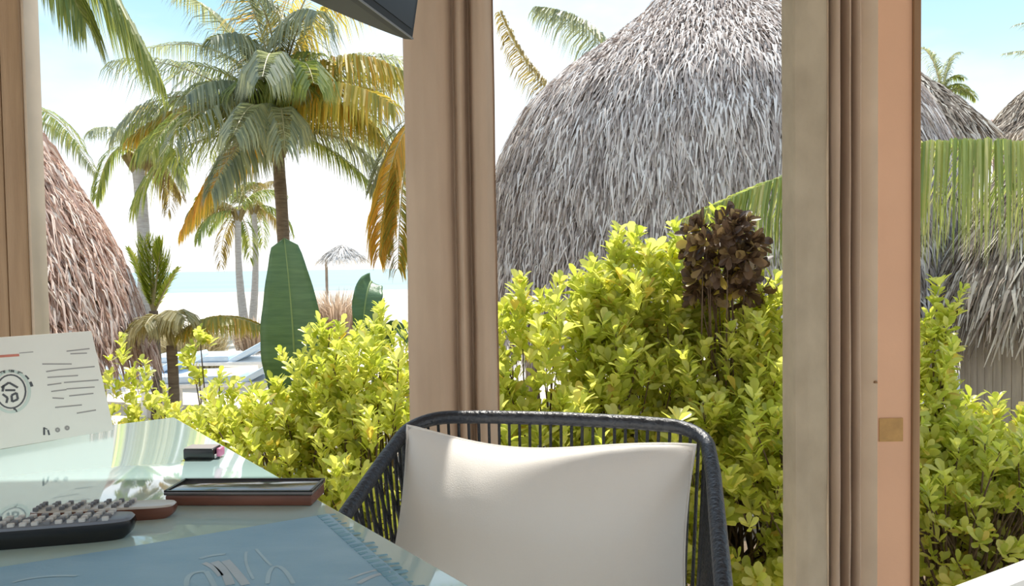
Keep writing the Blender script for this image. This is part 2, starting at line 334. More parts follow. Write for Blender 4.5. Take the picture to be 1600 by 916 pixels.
# ================================================================ table
TZ = 0.75
tc0 = PZ(272, 652, TZ); te = PZ(735, 916, TZ)
ed = (te-tc0); ed.z = 0; ed.normalize()            # along the long edge toward the camera
fd = Vector((ed.y, -ed.x, 0))                      # along the far end, to the left
if fd.x > 0: fd = -fd
TL, TW = 1.95, 1.05
ang = math.atan2(ed.y, ed.x)
tcen = tc0 + ed*TL/2 + fd*TW/2
root = empty('dining_table', (tcen.x, tcen.y, 0), 'pale green glass-topped dining table in the foreground', 'table')
rt = rz(ang)
MB().box((tcen.x, tcen.y, TZ-0.005), (TL, TW, 0.010), rt, 0.003, 2).build('glass_top', 'table_glass', root)
for sgn, dv, ln in ((1, fd, TL), (-1, fd, TL)):
    q = tcen + dv*(TW/2-0.008)*sgn; MB().box((q.x, q.y, TZ-0.0165), (ln-0.02, 0.016, 0.012), rt, 0.002).build('edge_trim', 'glass_edge', root)
for sgn in (1, -1):
    q = tcen + ed*(TL/2-0.008)*sgn; MB().box((q.x, q.y, TZ-0.0165), (0.016, TW-0.04, 0.012), rt, 0.002).build('edge_trim', 'glass_edge', root)
MB().box((tcen.x, tcen.y, TZ-0.045), (TL-0.24, TW-0.24, 0.045), rt, 0.004).build('apron', 'table_frame', root)
for sx in (1, -1):
    for sy in (1, -1):
        q = tcen + ed*(TL/2-0.16)*sx + fd*(TW/2-0.16)*sy
        MB().box((q.x, q.y, (TZ-0.022)/2), (0.06, 0.06, TZ-0.022), rt, 0.004).build('leg', 'table_frame', root)

# blue fringed cloth
mc = PZ(513, 806, TZ); wdir = PZ(0, 886, TZ)-mc; wdir.z = 0; wdir.normalize(); ldir = PZ(642, 918, TZ)-mc; ldir.z = 0; ldir.normalize()
MW, ML = 0.78, 0.62
root = empty('placemat', (mc.x, mc.y, TZ+0.001), 'blue printed table mat with a frayed pale edge, front of table', 'placemat')
b = MB(); nu, nv = 24, 16
for z0 in (TZ+0.0012, TZ+0.0035):
    for j in range(nv+1):
        for i in range(nu+1):
            u, v = i/nu, j/nv; bow = 0.012*math.sin(PI*u)*(1-v)
            p = mc + wdir*MW*u + ldir*(ML*v + bow); b.v.append((p.x, p.y, z0 + (0.0001*math.sin(9*u+4*v) if z0 > TZ+0.002 else 0))); b.r.append(0)
off = (nu+1)*(nv+1)
for j in range(nv):
    for i in range(nu):
        q = j*(nu+1)+i; b.f.append((q, q+1, q+nu+2, q+nu+1)); b.f.append((off+q, off+q+nu+1, off+q+nu+2, off+q+1))
b.build('cloth', 'blue_cloth', root)
for i in range(34):                                # frayed threads along the side by the chair
    v = (i+0.5)/34; p0 = mc + ldir*ML*v; L = random.uniform(0.006, 0.020); sk = random.uniform(-0.006, 0.006)
    p1 = p0 - wdir*L + ldir*sk; wv = ldir*random.uniform(0.004, 0.008)
    z = TZ+0.0028; MB().add([(*(p0+wv+wdir*0.02).xy, z+0.001), (*(p0-wv+wdir*0.02).xy, z+0.001), (*(p1-wv*0.4).xy, z-0.0012), (*(p1+wv*0.4).xy, z-0.0012),
        (*(p0+wv+wdir*0.02).xy, z+0.0016), (*(p0-wv+wdir*0.02).xy, z+0.0016), (*(p1-wv*0.4).xy, z), (*(p1+wv*0.4).xy, z)],
        [(0, 1, 2, 3), (7, 6, 5, 4), (0, 4, 5, 1), (1, 5, 6, 2), (2, 6, 7, 3), (3, 7, 4, 0)]).build('fringe_thread', 'blue_fringe', root, smooth=False)
def stroke(pxs, wd, m, parent, name, z=TZ+0.0039):
    """a printed line on the mat, through points seen on it"""
    pts = [PZ(x, y, z) for x, y in pxs]; pts = bez(pts, 10) if len(pts) > 2 else pts
    b = MB()
    for i, p in enumerate(pts):
        t = (pts[min(i+1, len(pts)-1)]-pts[max(i-1, 0)]).normalized(); nn = Vector((-t.y, t.x, 0))*wd
        b.v += [tuple(p+nn), tuple(p-nn)]; b.r += [0, 0]
    b.f = [(2*i, 2*i+1, 2*i+3, 2*i+2) for i in range(len(pts)-1)]
    return b.build(name, m, parent, smooth=False)
for q in (([(292, 916), (288, 893), (320, 893)], 0.0035, 'blue_print'), ([(322, 893), (330, 905), (336, 918)], 0.0035, 'blue_print'),
          ([(312, 873), (330, 867), (352, 866)], 0.004, 'blue_print'), ([(335, 878), (352, 890), (360, 914)], 0.006, 'grey_print'),
          ([(352, 876), (368, 892), (384, 914)], 0.006, 'grey_print'), ([(318, 880), (334, 884), (345, 900)], 0.004, 'grey_print'),
          ([(400, 858), (412, 872), (424, 884)], 0.002, 'blue_print'), ([(418, 912), (418, 884), (432, 876), (446, 886), (458, 912)], 0.003, 'blue_print'),
          ([(385, 862), (380, 880), (396, 905)], 0.002, 'blue_print'), ([(560, 912), (585, 896), (610, 895)], 0.004, 'grey_print'),
          ([(545, 905), (575, 892), (600, 889)], 0.0025, 'grey_print'), ([(20, 910), (60, 898), (120, 900)], 0.003, 'blue_print')):
    stroke(q[0], q[1], q[2], root, 'printed_stroke')

# ---------------------------------------------------------------- menu card
mbR, mbL = PZ(178, 672, TZ+0.001), PZ(0, 702, TZ+0.001)
md_ = (mbR-mbL); md_.z = 0; md_.normalize(); mb0 = mbR - md_*0.40    # card continues out of the frame
nback = Vector((-md_.y, md_.x, 0))                                    # away from the viewer
MH = 0.262; lean = 0.085
upv = (Vector((0, 0, 1))*MH + nback*lean); ul = upv.length; upn = upv/ul
root = empty('menu_card', (mbR.x, mbR.y, TZ), 'white folded menu card with round emblem standing on the table', 'menu')
th_ = nback*0.0012
def cardpt(s, t, o=0.0): return mb0 + md_*0.40*s + upv*t - nback*o + Vector((0, 0, 0.0))
b = MB(); f4 = [cardpt(0, 0), cardpt(1, 0), cardpt(0.965, 1), cardpt(0, 1)]; b.add([p for p in f4]+[p+th_ for p in f4], [(0, 1, 2, 3), (7, 6, 5, 4), (0, 4, 5, 1), (1, 5, 6, 2), (2, 6, 7, 3), (3, 7, 4, 0)]); b.build('front_leaf', 'paper', root, smooth=False)
f5 = [cardpt(0, 0)+nback*0.15, cardpt(1, 0)+nback*0.15, cardpt(0.965, 1)+th_, cardpt(0, 1)+th_]
MB().add([p for p in f5]+[p+th_ for p in f5], [(0, 1, 2, 3), (7, 6, 5, 4), (0, 4, 5, 1), (1, 5, 6, 2), (2, 6, 7, 3), (3, 7, 4, 0)]).build('back_leaf', 'paper', root, smooth=False)
# what is printed on the card: points found on its plane
cn = md_.cross(upn).normalized()
def card_hit(px, py):
    d = ray(px, py); t = (mb0-EYE).dot(cn)/d.dot(cn); p = EYE + d*t
    return p - d.normalized()*0.0006
def cstroke(pxs, wd, m, name='printed_line', closed=False, n=10, curve=True):
    pts = [card_hit(x, y) for x, y in pxs]
    if curve and len(pts) > 2: pts = bez(pts, n)
    b = MB(); k = len(pts)
    for i, p in enumerate(pts):
        t = (pts[(i+1) % k if closed else min(i+1, k-1)]-pts[i-1 if (closed or i) else 0]).normalized(); nn = cn.cross(t).normalized()*wd
        b.v += [tuple(p+nn), tuple(p-nn)]; b.r += [0, 0]
    b.f = [(2*i, 2*i+1, (2*i+3) % (2*k), (2*i+2) % (2*k)) for i in range(k if closed else k-1)]
    return b.build(name, m, root, smooth=False)
for x0, y0, x1, y1 in ((66, 569, 112, 569), (72, 581, 92, 578), (92, 578, 148, 573), (74, 590, 122, 587), (74, 602, 96, 599), (100, 598, 154, 594), (80, 612, 104, 609), (104, 608, 148, 605),
                       (82, 622, 100, 623), (108, 619, 146, 615), (86, 637, 128, 633), (104, 549, 140, 545), (110, 553, 136, 552), (120, 646, 150, 641)):
    cstroke([(x0, y0), (x1, y1)], 0.0016, 'ink_soft')
cstroke([(-30, 559), (30, 555)], 0.0032, 'ink_red'); cstroke([(30, 552), (52, 550)], 0.001, 'ink_soft')
def ringpts(cx, cy, rx, ry, a0=0, a1=360, n=28): return [(cx+rx*math.cos(R(a0+(a1-a0)*i/n)), cy+ry*math.sin(R(a0+(a1-a0)*i/n))) for i in range(n+ (0 if a1-a0 == 360 else 1))]
cstroke(ringpts(17, 612, 23, 26), 0.0018, 'ink', 'emblem_ring', True, curve=False)
cstroke(ringpts(17, 612, 29, 32), 0.0035, 'ink_sage', 'emblem_ring', True, curve=False)
for a0 in range(200, 350, 22): cstroke(ringpts(16, 612, 35, 32, a0, a0+14, 4), 0.0034, 'ink', 'emblem_letter', curve=False)
for x0, y0, x1, y1 in ((2, 606, 14, 598), (14, 598, 28, 606), (4, 616, 12, 622), (12, 622, 10, 630), (18, 618, 26, 614), (26, 614, 28, 624), (28, 624, 19, 628), (19, 628, 18, 618), (8, 610, 24, 610), (22, 638, 26, 644), (6, 602, 4, 612)):
    cstroke([(x0, y0), (x1, y1)], 0.0026, 'ink', 'emblem_mark')
for x0, y0, x1, y1, wd in ((69, 668, 69, 680, 0.0022), (75, 672, 77, 680, 0.002), (69, 669, 74, 671, 0.0012)): cstroke([(x0, y0), (x1, y1)], wd, 'ink', 'icon')
for cx, cy in ((90, 672), (105, 669)): cstroke(ringpts(cx, cy, 2.4, 2.4, n=10), 0.0024, 'ink_soft', 'icon', True, curve=False)

# ---------------------------------------------------------------- remotes, box, small pack
def rbox_local(L, W, H, bev, seg=4):
    b = MB(); b.box((0, 0, H/2), (L, W, H), None, bev, seg); return b
def remote(label, endp, dirv, L, W, H, body, top, rows, cols, bm_, group, bsz, bfrac=0.80):
    d = Vector((dirv[0], dirv[1], 0)).normalized(); c = endp - d*L/2
    root = empty('remote_control', (c.x, c.y, TZ), label, 'remote control', group); root.rotation_euler.z = math.atan2(d.y, d.x)
    ORG[root.name] = Vector((0, 0, 0))
    n = 40; prof = []
    def outline(k, z): return [(math.copysign(abs(math.cos(2*PI*i/n))**0.45, math.cos(2*PI*i/n))*L/2*k, math.copysign(abs(math.sin(2*PI*i/n))**0.45, math.sin(2*PI*i/n))*W/2*(k**2), z) for i in range(n)]
    def shell(lv, nm, m):
        vv = []; 
        for k, z in lv: vv += outline(k, z)
        ff = [(j*n+i, j*n+(i+1) % n, (j+1)*n+(i+1) % n, (j+1)*n+i) for j in range(len(lv)-1) for i in range(n)] + [tuple(range(n-1, -1, -1)), tuple((len(lv)-1)*n+i for i in range(n))]
        return MB().add(vv, ff).build(nm, m, root)
    shell([(0.90, 0), (0.97, H*0.25), (1, H*0.6), (0.985, H*0.86)], 'body', body)
    shell([(0.985, H*0.86), (0.96, H*0.97), (0.92, H)], 'face_plate', top)
    me = MB().box((0, 0, 0.0022), (bsz[0], bsz[1], 0.0065), None, 0.0015, 2)
    bmesh_ = None
    for r in range(rows):
        for c_ in range(cols):
            x = -L*0.44 + L*bfrac*r/(rows-1); y = (c_-(cols-1)/2)*W*0.72/max(1, cols-1)
            if bmesh_ is None:
                bmesh_ = me.build('button', bm_[0], root); bmesh_.location = (x, y, H); first = bmesh_.data
                alt = first.copy(); alt.materials.clear(); alt.materials.append(MATS[bm_[1]])
            else:
                o = bpy.data.objects.new('button', alt if (r*3+c_*5) % 4 == 0 else first); COL.objects.link(o); o.parent = root; o.location = (x, y, H)
    return root
remote('black remote control with rows of pale buttons, nearest on the table', PZ(212, 836, TZ), (0.96, 0.20), 0.27, 0.056, 0.034, 'black_plastic', 'plate_sheen', 14, 4, ('button', 'button_grey'), 'remote controls on the table', (0.0095, 0.007))
remote('silver-topped remote control with brown sides, behind the black remote', PZ(276, 806, TZ), (0.99, 0.10), 0.235, 0.046, 0.024, 'red_brown', 'silver', 8, 4, ('button_grey', 'button'), 'remote controls on the table', (0.008, 0.006), 0.62)
# the end of the brown remote is bare: its buttons start further in
p0, p1 = PZ(258, 791, TZ), PZ(487, 791, TZ); L = (p1-p0).length; dv = (p1-p0).normalized(); pc_ = (p0+p1)/2 + Vector((-dv.y, dv.x, 0))*0.040
root = empty('wooden_case', (pc_.x, pc_.y, TZ), 'long low red-brown wooden case with glossy dark lid near table edge', 'case'); rb = rz(math.atan2(dv.y, dv.x))
MB().box((pc_.x, pc_.y, TZ+0.0095), (L, 0.08, 0.019), rb, 0.003).build('body', 'red_brown', root)
lid = MB().box((pc_.x, pc_.y, TZ+0.0225), (L+0.004, 0.084, 0.007), rb, 0.0025).build('lid', 'box_top', root)
b = MB(); 
for sy in (-1, 1):
    q = pc_ + Vector((-dv.y, dv.x, 0))*0.039*sy; b.box((q.x, q.y, TZ+0.0268), (L+0.002, 0.005, 0.002), rb)
for sx in (-1, 1):
    q = pc_ + dv*(L/2-0.001)*sx; b.box((q.x, q.y, TZ+0.0268), (0.005, 0.08, 0.002), rb)
b.build('rim', 'black_plastic', lid, smooth=False)
p0, p1 = PZ(286, 719, TZ), PZ(333, 719, TZ); L = (p1-p0).length; dv = (p1-p0).normalized(); nv_ = Vector((-dv.y, dv.x, 0)); pc_ = (p0+p1)/2 + nv_*0.022; rb = rz(math.atan2(dv.y, dv.x))
root = empty('small_pack', (pc_.x, pc_.y, TZ), 'small black pack with pink end lying by the far table edge', 'pack')
MB().box((pc_.x, pc_.y, TZ+0.012), (L, 0.044, 0.024), rb, 0.003).build('body', 'black_plastic', root)
MB().box((pc_.x, pc_.y, TZ+0.0248), (L-0.004, 0.040, 0.0016), rb).build('top_sheen', 'ink_soft', root)  # pale sheet paints the reflection on the pack's top
q = pc_ + dv*(L/2+0.006); MB().box((q.x, q.y+0.004, TZ+0.013), (0.010, 0.026, 0.020), rb, 0.004).build('pink_end', 'pink', root)
q = pc_ + dv*(L/2+0.001); MB().box((q.x, q.y, TZ+0.006), (0.002, 0.030, 0.008), rb).build('stripe', 'bed_white', root)

# ================================================================ chair
cf = Vector((-0.25, -0.968, 0)).normalized(); cs = Vector((-cf.y, cf.x, 0))      # forward, and the sitter's left side -> picture right
if cs.x < 0: cs = -cs
BL = P(652, 652, 1.80); BR = P(1098, 664, 1.68)
cb = (BL+BR)/2; RZ = (BL.z+BR.z)/2; HW = ((BR-BL).xy.length)/2
def cp(s, f, z): v = Vector((cb.x, cb.y, 0)) + cs*s + cf*f; v.z = z; return v
root = empty('rope_chair', cp(0, 0.28, 0), 'black rope armchair with white cushion, drawn up to the glass table', 'armchair')
def rail_path(hw, zback, zfront, flen, rc, n=10):
    """U plan: down one arm, round the back, along the other arm"""
    half = [(hw+0.030, flen, zfront)]
    for t in (0.85, 0.7, 0.55, 0.4, 0.28): half.append((hw+0.030*t, flen*t, zfront + (zback-zfront)*(1-t)**0.9))
    for i in range(n+1):
        a = (PI/2)*i/n; s_ = hw - rc + rc*math.cos(a); f_ = rc*0.9*(1 - math.sin(a))
        half.append((s_, f_, zback - 0.030*(1-math.sin(a))))
    pts = half + [(hw*0.5, -0.006, zback+0.002), (0, -0.008, zback+0.004), (-hw*0.5, -0.006, zback+0.002)]
    return pts + [(-s_, f_, z_) for s_, f_, z_ in reversed(half)]
rp_ = rail_path(HW+0.012, RZ, RZ-0.235, 0.56, 0.10)
rail_pts = [cp(*q) for q in rp_]
MB().tube(rail_pts, 0.0155, 12).build('top_rail', 'rail', root)
SZ = 0.40
seat = []; sh = HW-0.01
for i in range(40):
    a = 2*PI*i/40; sx = math.copysign(abs(math.cos(a))**0.5, math.cos(a)); sy = math.copysign(abs(math.sin(a))**0.5, math.sin(a))
    seat.append(cp(sx*sh, 0.27 - sy*0.24, SZ))
MB().tube(seat, 0.013, 10, closed=True).build('seat_frame', 'rail', root)
b = MB(); b.add([p - Vector((0, 0, 0.004)) for p in seat] + [p + Vector((0, 0, 0.004)) for p in seat], [tuple(range(40)), tuple(range(79, 39, -1))] + [(i, (i+1) % 40, 40+(i+1) % 40, 40+i) for i in range(40)]); b.build('seat_base', 'rope', root, smooth=False)
# legs
for sg in (-1, 1):
    pth = [cp(sg*(HW+0.042), 0.56, RZ-0.235), cp(sg*(HW+0.036), 0.56, RZ-0.29), cp(sg*(HW+0.03), 0.53, SZ), cp(sg*(HW+0.03), 0.55, 0.012)]
    MB().tube(bez(pth[:3], 8) + [pth[3]], 0.0135, 10).build('leg', 'rail', root)
    MB().tube([cp(sg*(HW-0.04), 0.05, SZ), cp(sg*(HW-0.03), -0.02, 0.012)], 0.0135, 10).build('leg', 'rail', root)
    MB().tube([cp(sg*(HW+0.015), 0.065, RZ-0.028), cp(sg*(HW-0.012), 0.10, SZ)], 0.010, 8).build('back_upright', 'rail', root)
# ropes: from the rail down to the seat frame
def along(pts, n):
    L = [0.0]
    for a, b2 in zip(pts, pts[1:]): L.append(L[-1]+(b2-a).length)
    out = []
    for k in range(n):
        d = L[-1]*(k+0.5)/n; i = max(j for j in range(len(L)-1) if L[j] <= d); t = (d-L[i])/max(1e-9, L[i+1]-L[i]); out.append(pts[i].lerp(pts[i+1], t))
    return out
NR = 74
tops = along(rail_pts, NR)
side = []                                           # matching run on the seat frame: front-right corner round the back to front-left
def seat_pt(s, f):
    s = max(-sh, min(sh, s)); return cp(s, f, SZ)
for i, tpt in enumerate(tops):
    rel = tpt - Vector((cb.x, cb.y, 0)); s_ = rel.dot(cs); f_ = rel.dot(cf)
    sx = max(-sh, min(sh, s_*0.94)); fy = max(0.035, min(0.50, 0.03 + f_*0.85))
    bot = cp(sx, fy, SZ); mid = (tpt+bot)/2 - (cf*0.012 if f_ < 0.06 else Vector((0, 0, 0)))
    for o_ in (0,):
        MB().tube([tpt, mid, bot], 0.0038, 6).build('rope', 'rope', root)
for i in range(0, NR-2, 2):                           # second layer crossing on the arms
    tpt = tops[i]; rel = tpt - Vector((cb.x, cb.y, 0)); s_ = rel.dot(cs); f_ = rel.dot(cf)
    if f_ < 0.08: continue
    sx = max(-sh, min(sh, s_*0.94)); fy = max(0.035, min(0.50, 0.03 + (f_-0.14)*0.85)); MB().tube([tpt, cp(sx, fy, SZ)], 0.0036, 6).build('rope', 'rope', root)
# cushions
def cushion(name, c, ex, ey, ez, W, H, T, label, top_dip=0.0, parent=None, pinch=0.06, nu=44, nv=32, seed=0.0):
    """ex width axis, ey height axis, ez front normal"""
    root = empty(name, c, label, 'cushion'); b = MB()
    for sgn in (1, -1):
        for j in range(nv+1):
            for i in range(nu+1):
                u = -1+2*i/nu; v = -1+2*j/nv
                x = u*(1 - pinch*(1-v*v)*abs(u)**3*0.9); y = v*(1 - pinch*(1-u*u)*abs(v)**3*1.2)
                x = x*(1 + 0.0*abs(v)**4); y = y*(1 + 0.0*abs(u)**4)
                t = ((1-abs(u)**3.2)*(1-abs(v)**2.2))**0.6
                wrk = 0.0035*math.sin(26*u+9*v+seed)*abs(u)**2*(1-abs(u)) * 3 + 0.004*math.sin(14*v-5*u+seed)*abs(u)**4
                dip = -top_dip*max(0, v)**2*math.sin(PI*(u*0.5+0.62))**2
                p = Vector(c) + ex*(x*W/2) + ey*(y*H/2+dip) + ez*(sgn*(T/2*t) + wrk*t)
                b.v.append(tuple(p)); b.r.append(0)
    off = (nu+1)*(nv+1)
    for j in range(nv):
        for i in range(nu):
            q = j*(nu+1)+i; b.f.append((q, q+1, q+nu+2, q+nu+1)); b.f.append((off+q, off+q+nu+1, off+q+nu+2, off+q+1))
    o = b.build('cover', 'pillow', root)
    rim = [(-1+2*i/30, -1) for i in range(30)] + [(1, -1+2*i/20) for i in range(20)] + [(1-2*i/30, 1) for i in range(30)] + [(-1, 1-2*i/20) for i in range(20)]
    pts = []
    for u, v in rim:
        x = u*(1 - pinch*(1-v*v)*abs(u)**3*0.9); y = v*(1 - pinch*(1-u*u)*abs(v)**3*1.2); x *= (1 + 0.0*abs(v)**4); y *= (1 + 0.0*abs(u)**4)
        dip = -top_dip*max(0, v)**2*math.sin(PI*(u*0.5+0.62))**2
        pts.append(Vector(c) + ex*(x*W/2) + ey*(y*H/2+dip))
    MB().tube(pts, 0.0035, 6, closed=True).build('piping', 'pillow', root)
    return root
tilt = R(22); ey = (Vector((0, 0, 1))*math.cos(tilt) - cf*math.sin(tilt)).normalized(); ez = (cf*math.cos(tilt) + Vector((0, 0, 1))*math.sin(tilt)).normalized()
rollp = R(-1.5); ex = cs*math.cos(rollp) + ey*math.sin(rollp); ey2 = ex.cross(ez); ey2 = ey2 if ey2.z > 0 else -ey2
cushion('pillow', cp(-0.012, 0.165, RZ-0.205), ex, ey2, ez, 0.64, 0.42, 0.23, 'large off-white back pillow leaning in the black rope chair', 0.022, seed=1.0)
cushion('seat_cushion', cp(0, 0.30, SZ+0.048), cs, cf, Vector((0, 0, 1)), sh*2-0.05, 0.44, 0.085, 'flat white seat cushion under the large pillow in the rope chair', 0.0, pinch=0.02, seed=2.0)

# ================================================================ television
ta = R(15); td = Vector((math.sin(ta), math.cos(ta), 0)); tn0 = Vector((td.y, -td.x, 0)); tdown = R(10)
tn = (tn0*math.cos(tdown) - Vector((0, 0, 1))*math.sin(tdown)).normalized(); tu = td.cross(tn); tu = tu if tu.z > 0 else -tu
T0 = P(644, 62, 1.9); TLn, THt = 0.98, 0.56
root = empty('television', T0 - td*TLn/2, 'black television hung high beside the middle curtain', 'television')
def tp(a, h, o): return T0 - td*a + tu*h + tn*o
def slab(a0, a1, h0, h1, o0, o1): return MB().add([tp(a, h, o) for o in (o0, o1) for h in (h0, h1) for a in (a0, a1)], [(0, 1, 3, 2), (4, 6, 7, 5), (0, 4, 5, 1), (2, 3, 7, 6), (0, 2, 6, 4), (1, 5, 7, 3)])
slab(0, TLn, 0, THt, -0.022, 0).build('casing', 'tv_black', root, smooth=False)
slab(0.014, TLn-0.014, 0.022, THt-0.014, 0.0, 0.0015).build('screen', 'screen', root, smooth=False)
slab(0, TLn, 0, 0.004, 0.0, 0.003).build('lower_bezel', 'bezel_grey', root, smooth=False)
b = MB(); nu, nv = 30, 14
for j in range(nv+1):
    for i in range(nu+1):
        u, v = i/nu, j/nv; bul = (math.sin(PI*u)**0.9)*(0.92+0.08*math.sin(PI*v))*(1-0.6*v*v)
        b.v.append(tuple(tp(TLn*u, THt*0.92*v, -0.020-0.155*bul))); b.r.append(0)
b.f = [(j*(nu+1)+i, j*(nu+1)+i+1, (j+1)*(nu+1)+i+1, (j+1)*(nu+1)+i) for j in range(nv) for i in range(nu)]
k = len(b.v)
for i in range(nu+1): b.v.append(tuple(tp(TLn*i/nu, 0.0, -0.020))); b.r.append(0)
b.f += [(i, k+i, k+i+1, i+1) for i in range(nu)]
b.build('back_shell', 'grey_plastic', root)
hb = T0 - td*0.5 + tu*0.4 - tn*0.08; MB().tube([hb, hb + Vector((0, 0, 0.25)), Vector((hb.x, hb.y, 2.87))], 0.02, 10).build('ceiling_bracket', 'black_plastic', root)

# ================================================================ thatched huts
def hut(name, cxy, prof, m, nstr, label, slen=0.45, swid=0.02, posts=6, core=True, spread=0.25, lift=0.05, group=None, face=None, eave_h=None, cat='hut', bands=None):
    """prof: (radius, z) from eave to apex in world z.  Strands lie down the slope."""
    cx, cy = cxy; root = empty(name, (cx, cy, GZ), label, cat, group)
    pr_ = [(r*0.985, z) for r, z in prof]
    MB().lathe((cx, cy, 0), pr_, 40).build('roof_core', 'thatch_core', root)
    rr = np.array([p[0] for p in prof]); zz = np.array([p[1] for p in prof]); seg = np.hypot(np.diff(rr), np.diff(zz)); L = np.concatenate([[0], np.cumsum(seg)])
    wgt = (rr[:-1]+rr[1:])*seg; n_per = rng.multinomial(nstr, wgt/wgt.sum()); ss = []
    for i, k_ in enumerate(n_per): ss.append(L[i] + seg[i]*rng.random(k_))
    s_ = np.concatenate(ss); n = len(s_)
    if face is None: th = rng.random(n)*2*PI
    else: th = face[0] + (rng.random(n)-0.5)*face[1]
    if bands: s_ = np.floor(s_/bands)*bands + rng.random(n)*bands*0.5
    s_ = np.clip(s_, 0, L[-1]*0.995)
    r = np.interp(s_, L, rr); z = np.interp(s_, L, zz); e_ = 0.04*L[-1]
    dr_ = np.interp(np.clip(s_+e_, 0, L[-1]), L, rr) - np.interp(np.clip(s_-e_, 0, L[-1]), L, rr); dz_ = np.interp(np.clip(s_+e_, 0, L[-1]), L, zz) - np.interp(np.clip(s_-e_, 0, L[-1]), L, zz)
    ln = np.hypot(dr_, dz_)+1e-9; dr_, dz_ = -dr_/ln, -dz_/ln                    # downslope
    er = np.stack([np.cos(th), np.sin(th), 0*th], 1); et = np.stack([-np.sin(th), np.cos(th), 0*th], 1); ez_ = np.array([0, 0, 1.0])
    down = er*dr_[:, None] + ez_*dz_[:, None]; nor = er*(-dz_)[:, None] + ez_*dr_[:, None]
    jit = rng.normal(0, spread, n); d = down + et*jit[:, None] ; d /= np.linalg.norm(d, axis=1)[:, None]
    sd_ = np.cross(d, nor); ln_ = slen*(0.45+0.9*rng.random(n)); wd = swid*(0.5+rng.random(n))
    tw = rng.normal(0, 0.5, n); sd_ = sd_*np.cos(tw)[:, None] + nor*np.sin(tw)[:, None]
    base = er*r[:, None] + ez_*z[:, None] + np.array([cx, cy, 0]) - nor*0.01
    lf = lift*(0.2+rng.random(n))
    mid = base + d*(ln_*0.55)[:, None] + nor*(lf*0.9)[:, None]
    tip = base + d*ln_[:, None] + nor*(lf*0.8)[:, None] + ez_*(-0.15*ln_*rng.random(n))[:, None]
    hw = (sd_*wd[:, None]/2)
    V = np.stack([base-hw, base+hw, mid-hw, mid+hw, tip-hw*0.25, tip+hw*0.25], 1).reshape(-1, 3)
    i0 = np.arange(n)*6; Fq = np.concatenate([np.stack([i0, i0+1, i0+3, i0+2], 1), np.stack([i0+2, i0+3, i0+5, i0+4], 1)])
    rn = np.clip(rng.beta(2.2, 2.0, n)*0.99, 0.01, 0.99)
    o = np_mesh('thatch', V, Fq, np.repeat(rn, 6), m, root); tag(o, kind='stuff')
    ze = prof[0][1]; re = prof[0][0]*0.82
    for i in range(posts):
        a = 2*PI*(i+0.5)/posts; x, y = cx+re*math.cos(a), cy+re*math.sin(a); zt = float(np.interp(-re, -rr, zz))-0.02
        MB().tube([(x, y, GZ-0.05), (x, y, zt)], 0.06, 8).build('pole', 'pole', root)
    return root
# object random is added to the stored number, so each roof gets its own shift: keep materials continuous by zeroing it
for nm in ('thatch_grey', 'thatch_pink', 'thatch_brown', 'thatch_hazed'):
    t = MATS[nm].node_tree
    for nd in t.nodes:
        if nd.type == 'OBJECT_INFO':
            for l in list(t.links):
                if l.from_node == nd: t.links.remove(l)
def prof_px(cx_px, y, rows):           # rows (silhouette px, py) -> radius and height at that distance
    return [(abs(P(px, py, y).x - P(cx_px, py, y).x), P(px, py, y).z) for px, py in rows]
DB = 9.5
hut('thatched_hut', (P(1110, 300, DB).x, DB), prof_px(1110, DB, [(738, 500), (755, 400), (774, 300), (800, 225), (838, 165), (895, 115), (955, 72), (1010, 28), (1050, -14), (1090, -46), (1108, -60)]),
    'thatch_grey', 95000, 'large domed grey thatched hut rising behind the hedge', 0.36, 0.017, 8, spread=0.22, lift=0.07)
DL = 6.2
hut('thatched_hut', (P(-260, 300, DL).x, DL), prof_px(-260, DL, [(172, 540), (162, 500), (142, 430), (108, 350), (72, 284), (40, 228), (8, 172), (-40, 90), (-120, -20), (-250, -150)]),
    'thatch_pink', 40000, 'pinkish brown thatched hut at left behind the boarded post', 0.36, 0.017, 6, spread=0.34, lift=0.06)
DR = 6.6
rh = hut('thatched_hut', (P(1700, 300, DR).x, DR), prof_px(1700, DR, [(1488, 462), (1500, 432), (1524, 384), (1555, 325), (1592, 268), (1640, 210), (1698, 160)]),
    'thatch_brown', 16000, 'shaggy dark brown thatched hut with plank wall at right', 0.45, 0.020, 5, spread=0.18, lift=0.05)
for i in range(24):                     # plank wall under its eave
    a = PI*0.98 + i*0.078; rr_ = 1.02; x = P(1700, 300, DR).x + rr_*math.cos(a); y = DR + rr_*math.sin(a); zt = P(1600, 452, DR).z
    MB().box((x, y, (GZ+zt)/2), (0.076, 0.025, zt-GZ), rz(a+PI/2), 0.003).build('plank', 'plank', rh)
D2 = 14
hut('thatched_hut', (P(1405, 200, D2).x, D2), prof_px(1405, D2, [(1530, 225), (1508, 190), (1470, 152), (1436, 122), (1408, 96)]), 'thatch_brown', 5000,
    'small distant thatched hut with steep roof right of the peach post', 0.5, 0.035, 5, spread=0.2)
hut('thatched_hut', (P(1655, 200, 17).x, 17), prof_px(1655, 17, [(1535, 215), (1562, 192), (1588, 160), (1620, 130), (1652, 105)]), 'thatch_brown', 4000,
    'distant thatched roof peak cut by the right picture edge', 0.5, 0.035, 5, spread=0.2)
hut('thatched_hut', (P(1550, 200, 25).x, 25), prof_px(1550, 25, [(1440, 240), (1470, 214), (1505, 198), (1530, 192), (1549, 188)]), 'thatch_pink', 4000,
    'low pale thatched roof between the two distant right huts', 0.5, 0.04, 5, spread=0.2)
hut('beach_umbrella', (P(535, 400, 32).x, 32), prof_px(535, 32, [(566, 402), (556, 394), (546, 388), (535, 383)]), 'thatch_hazed', 900,
    'faint thatched beach umbrella far off by the sea', 0.5, 0.05, 1, spread=0.2, cat='umbrella')

